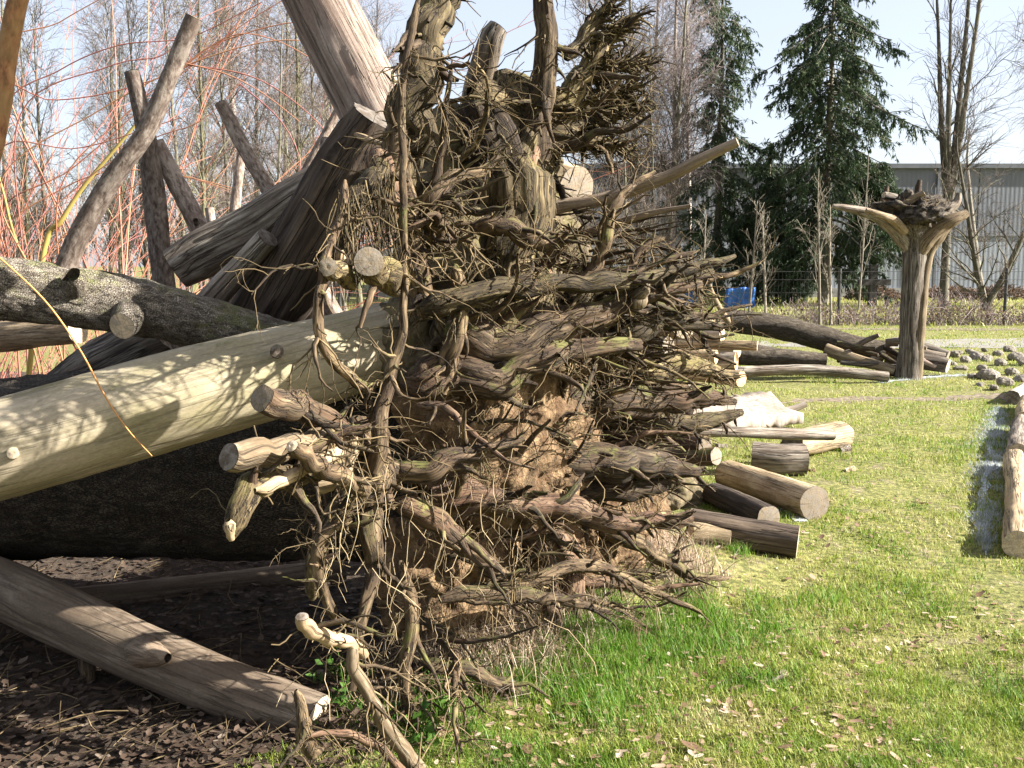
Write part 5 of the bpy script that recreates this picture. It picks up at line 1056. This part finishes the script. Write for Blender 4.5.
# ------------------------------------------------------------------ grass, dead leaves, straw, frost
def blades(name, xy, h, w, mat, rnd, seed, lean=.5, parent=None, label=None):
    r_ = np.random.default_rng(seed); n = len(xy); z = terrain(xy[:, 0], xy[:, 1]) - .004; a = r_.uniform(0, 6.283, n); ln = r_.uniform(.1, lean, n) * h
    dx, dy = np.cos(a), np.sin(a); ox, oy = -dy * w * .5, dx * w * .5
    b = np.stack([xy[:, 0], xy[:, 1], z], -1); off = np.stack([ox, oy, 0 * ox], -1); dv = np.stack([dx, dy, 0 * dx], -1)
    m = b + dv * (ln * .35)[:, None] + A(0, 0, 1) * (h * .55)[:, None]; t = b + dv * ln[:, None] + A(0, 0, 1) * (h * np.sqrt(np.maximum(1 - .35 * (ln / h) ** 2, .3)))[:, None]
    V = np.stack([b - off, b + off, m + off * .75, m - off * .75, t], 1).reshape(-1, 3); i = np.arange(n)[:, None] * 5
    o = mesh_obj(name, V, i + np.array([0, 1, 2, 3]), i + np.array([3, 2, 4]), M[mat], parent, None, np.repeat(np.clip(rnd, 0, 1), 5)); return o
def plate_n(x, y): return (x + .46) * PN[0] + (y - 3.5) * PN[1]
rg = np.random.default_rng(90)
def sample(n, y0, y1, pw, xl, xr):
    u = rg.uniform(0, 1, n); y = (y0 ** (1 - pw) + u * (y1 ** (1 - pw) - y0 ** (1 - pw))) ** (1 / (1 - pw)); f = rg.uniform(xl, xr, n); return np.stack([f * y, y], -1)
def lawn_mask(p):
    n = plate_n(p[:, 0], p[:, 1]); q = np.stack([p[:, 0], p[:, 1], 0 * n], -1); bare = fbm(q * 1.6, 3, 41)
    return (((n > .02 + .25 * fbm(q * 1.5, 2, 9)) | (p[:, 0] > 1.25)) & (bare < -.02 + .45 * rg.uniform(0, 1, len(p))))
p = sample(470000, 2.6, 26, 1.45, -.62, .72); p = p[lawn_mask(p)]
q = np.stack([p[:, 0], p[:, 1], 0 * p[:, 0]], -1); n = len(p); dist = p[:, 1]
tr = np.abs(p[:, 1] - (11.1 + .19 * p[:, 0])) < .12 + .15 * rg.uniform(0, 1, n); keep = ~(tr & (rg.uniform(0, 1, n) < .8)); p, q, dist = p[keep], q[keep], dist[keep]; n = len(p)
cl = fbm(q * 2.2, 3, 71); cl = .6 * cl + .8 * fbm(q * 7.0, 2, 72); h = (.014 + .024 * rg.uniform(0, 1, n) ** 1.5) * (1 + 1.1 * cl) * (1 + .02 * dist); w = .0028 * (1 + .22 * np.maximum(dist - 3, 0)) * rg.uniform(.7, 1.4, n)
rn = np.clip(.46 + .45 * fbm(q * 1.5, 3, 75) + .5 * fbm(q * 6, 2, 76) - .4 * cl + rg.normal(0, .2, n) + .012 * np.minimum(dist, 12), 0, 1)
tag(blades('lawn_grass', p, np.maximum(h, .012), w, 'grass', rn, 1, 1.1), 'short patchy lawn grass with yellowed blades', 'grass', kind='stuff')
# lusher tufts on the bank below the roots
N = 42000; s_ = rg.uniform(.0, 2.6, N); nn = np.abs(rg.normal(.30, .28, N)) + .02; x = -.46 + PT[0] * s_ + PN[0] * nn; y = 3.5 + PT[1] * s_ + PN[1] * nn; p = np.stack([x, y], -1); q = np.stack([x, y, 0 * x], -1)
p = p[fbm(q * 2.4, 3, 88) > .06 + .2 * rg.uniform(-1, 1, N)]; n = len(p); q = np.stack([p[:, 0], p[:, 1], 0 * p[:, 0]], -1); h = rg.uniform(.025, .085, n) * (1 + fbm(q * 3, 2, 5))
tag(blades('bank_grass', p, np.maximum(h, .02), rg.uniform(.0022, .0042, n), 'lush', np.clip(.4 + rg.normal(0, .3, n), 0, 1), 2, .9), 'lush green grass tufts at the foot of the roots', 'grass', kind='stuff')
# dry tufts of straw hanging over the bank
N = 4200; s_ = rg.uniform(.1, 2.1, N); nn = rg.normal(.12, .14, N); x = -.46 + PT[0] * s_ + PN[0] * nn; y = 3.5 + PT[1] * s_ + PN[1] * nn; p = np.stack([x, y], -1); q = np.stack([x, y, 0 * x], -1); p = p[fbm(q * 2.0, 2, 97) > .0]; n = len(p)
tag(blades('dry_tufts', p, rg.uniform(.07, .24, n), rg.uniform(.002, .004, n), 'leaf', rg.uniform(.55, 1.0, n), 3, 1.5), 'dry straw coloured tufts along the foot of the roots', 'dry grass', kind='stuff')
# pale straw behind the heap at the left
N = 5000; p = np.stack([rg.uniform(-5.6, -1.5, N), rg.uniform(5.6, 10.5, N)], -1)
tag(blades('tall_straw', p, rg.uniform(.15, .5, N), rg.uniform(.004, .008, N), 'leaf', rg.uniform(.5, 1, N), 4, 1.2), 'tall pale straw behind the heap', 'dry grass', kind='stuff')
# rough grass strip behind the fence
N = 16000; p = np.stack([rg.uniform(-10, 26, N), rg.uniform(26, 46, N)], -1)
tag(blades('rough_grass', p, rg.uniform(.06, .16, N), rg.uniform(.03, .06, N), 'grass', np.clip(.8 + rg.normal(0, .2, N), 0, 1), 5, 1.0), 'rough grass on the strip behind the fence', 'grass', kind='stuff')
# dead leaves
def leaves(name, xy, L, mat, rnd, seed, lift=.006):
    r_ = np.random.default_rng(seed); n = len(xy); z = terrain(xy[:, 0], xy[:, 1]) + lift + r_.uniform(0, .02, n); a = r_.uniform(0, 6.283, n); tl = r_.normal(0, .35, n); m = 8
    th = np.arange(m) / m * 6.283; prof = np.stack([np.cos(th), np.sin(th) * .55], -1)[None] * r_.uniform(.7, 1.1, (n, m, 1)); cu = r_.uniform(-.2, .9, n)[:, None]
    X = prof[..., 0] * L[:, None] * .5; Yy = prof[..., 1] * L[:, None] * .5; Zz = cu * (Yy ** 2 / L[:, None]) * 2.5 + X * np.tan(np.clip(tl, -.8, .8))[:, None] * .6 + cu * X ** 2 / L[:, None] * .8
    ca, sa = np.cos(a)[:, None], np.sin(a)[:, None]; V = np.stack([xy[:, :1] + X * ca - Yy * sa, xy[:, 1:] + X * sa + Yy * ca, z[:, None] + Zz], -1)
    c = np.stack([xy[:, 0], xy[:, 1], z], -1)[:, None]; V = np.concatenate([V, c], 1).reshape(-1, 3); i = np.arange(n)[:, None, None] * (m + 1); k = np.arange(m)[None, :, None]
    F = np.concatenate([i + k, i + (k + 1) % m, np.broadcast_to(i + m, (n, m, 1))], -1).reshape(-1, 3)
    return mesh_obj(name, V, None, F, M[mat], None, None, np.repeat(rnd, m + 1))
p = sample(5200, 2.7, 13, 1.5, -.1, .62); p = p[(plate_n(p[:, 0], p[:, 1]) > .1)]; q = np.stack([p[:, 0], p[:, 1], 0 * p[:, 0]], -1); p = p[fbm(q * 1.2, 2, 61) > -.12 + .2 * rg.uniform(-1, 1, len(p))]; n = len(p)
tag(leaves('fallen_leaves', p, rg.gamma(3.0, .0068, n) + .007, 'leaf', np.clip(rg.beta(1.3, 1.5, n), 0, 1), 7, .004), 'dead leaves scattered over the lawn', 'leaves', kind='stuff')
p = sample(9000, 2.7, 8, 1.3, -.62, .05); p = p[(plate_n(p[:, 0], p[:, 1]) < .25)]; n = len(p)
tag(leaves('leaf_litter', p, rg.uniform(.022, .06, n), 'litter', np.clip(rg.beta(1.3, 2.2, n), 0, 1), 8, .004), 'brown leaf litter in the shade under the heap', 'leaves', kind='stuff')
N = 380; p = sample(N, 2.7, 5.5, 1.2, -.6, -.08); a = rg.uniform(0, 3.14, N); L = rg.uniform(.06, .34, N); z = terrain(p[:, 0], p[:, 1]); Q = np.empty((N, 5, 3)); Q[:, 0] = np.stack([p[:, 0], p[:, 1], z + .012], -1); d = np.stack([np.cos(a), np.sin(a), rg.uniform(-.02, .3, N)], -1)
for j in range(1, 5): Q[:, j] = Q[:, j - 1] + d * (L / 4)[:, None]; d = nrm(d + rg.normal(size=(N, 3)) * .15)
Q[..., 2] = np.maximum(Q[..., 2], terrain(Q[..., 0], Q[..., 1]) + .004); v = tubes(Q, np.full((N, 5), 1.) * rg.uniform(.001, .003, N)[:, None], 4, 3)
tag(mesh_obj('ground_twigs', v[0], v[1], None, M['rootlet'], None, v[2], v[3]), 'dry twigs and straw strewn on the shaded leaf litter', 'twigs', kind='stuff')
# broad-leaved weeds under the left roots
for k, (a, b) in enumerate([(350, 715), (338, 690), (425, 745)]):
    g = G(a, b); n = 46; c = g + rg.normal(0, .05, (n, 3)) * A(1, 1, .8) + A(0, 0, .06); c[:, 2] = np.maximum(c[:, 2], .015); V, F3 = cards(c, nrm(rg.normal(size=(n, 3)) + A(0, 0, .6)), rg.uniform(.03, .06, n), rg.uniform(.02, .035, n), rg)
    r0 = empty('weed', tuple(g)); mesh_obj('leaves', V - g, None, F3, M['greenleaf'], r0, None, np.repeat(rg.uniform(0, 1, n), 4))
    P = np.stack([[A(0, 0, 0), rg.normal(0, .02, 3) + A(0, 0, .05), rg.normal(0, .04, 3) + A(0, 0, .09)] for _ in range(8)]); v = tubes(P, np.full((8, 3), .0015), 4); mesh_obj('stems', v[0], v[1], None, M['greenleaf'], r0, v[2], v[3])
    tag(r0, ['green weed at the foot of the pale hooked root', 'small green weed behind the end of the peeled brown log', 'low green weed at the bottom centre under the roots'][k], 'weed', 'weeds under the roots')
# frost left where the logs keep the sun off
def frost(name, pts, widths, nb, seed):
    gp = [tuple(G(a, b)[:2]) for a, b in pts]; strip(name, gp, [w * .45 for w in widths], M['frost'], .005, 1.0, seed, .05)
    P, Wd = resample(np.array([[a, b, 0] for a, b in gp]), widths, 60); k = rg.integers(0, 60, nb); pp = P[k, :2] + rg.normal(0, .6, (nb, 2)) * Wd[k, None]; pp = pp[fbm(np.stack([pp[:, 0] * 5, pp[:, 1] * 5, 0 * pp[:, 0]], -1), 2, 3) > -.08 + .2 * rg.uniform(-1, 1, nb)]; nb = len(pp)
    tag(blades(name + '_blades', pp, rg.uniform(.02, .045, nb), rg.uniform(.003, .006, nb), 'frostgrass', rg.uniform(0, 1, nb), seed, 1.0), 'frosted grass blades in the shade of a log', 'frost', kind='stuff')
frost('frost_patch', [(986, 553), (984, 520), (988, 470), (994, 432), (998, 408)], [.015, .09, .12, .13, .05], 9000, 5)
frost('frost_patch', [(772, 505), (790, 515), (802, 524)], [.05, .07, .05], 700, 6)
frost('frost_patch', [(880, 384), (930, 378), (985, 376)], [.10, .25, .15], 1500, 7)

for ob, ph in LATER: ordered(ob, ph)
ordered([o for o in bpy.data.objects if o.get('category') == 'bark chip'], 'flat broken piece of bark among the sawn logs')
LIMBS.sort(key=lambda o: o.data.vertices[0].co.x / o.data.vertices[0].co.y)
for k, o in enumerate(LIMBS): o['label'] = ORD[k] + (' limb' if k == 0 else ' limb from the left') + ' in the loose pile left of the standing stump'
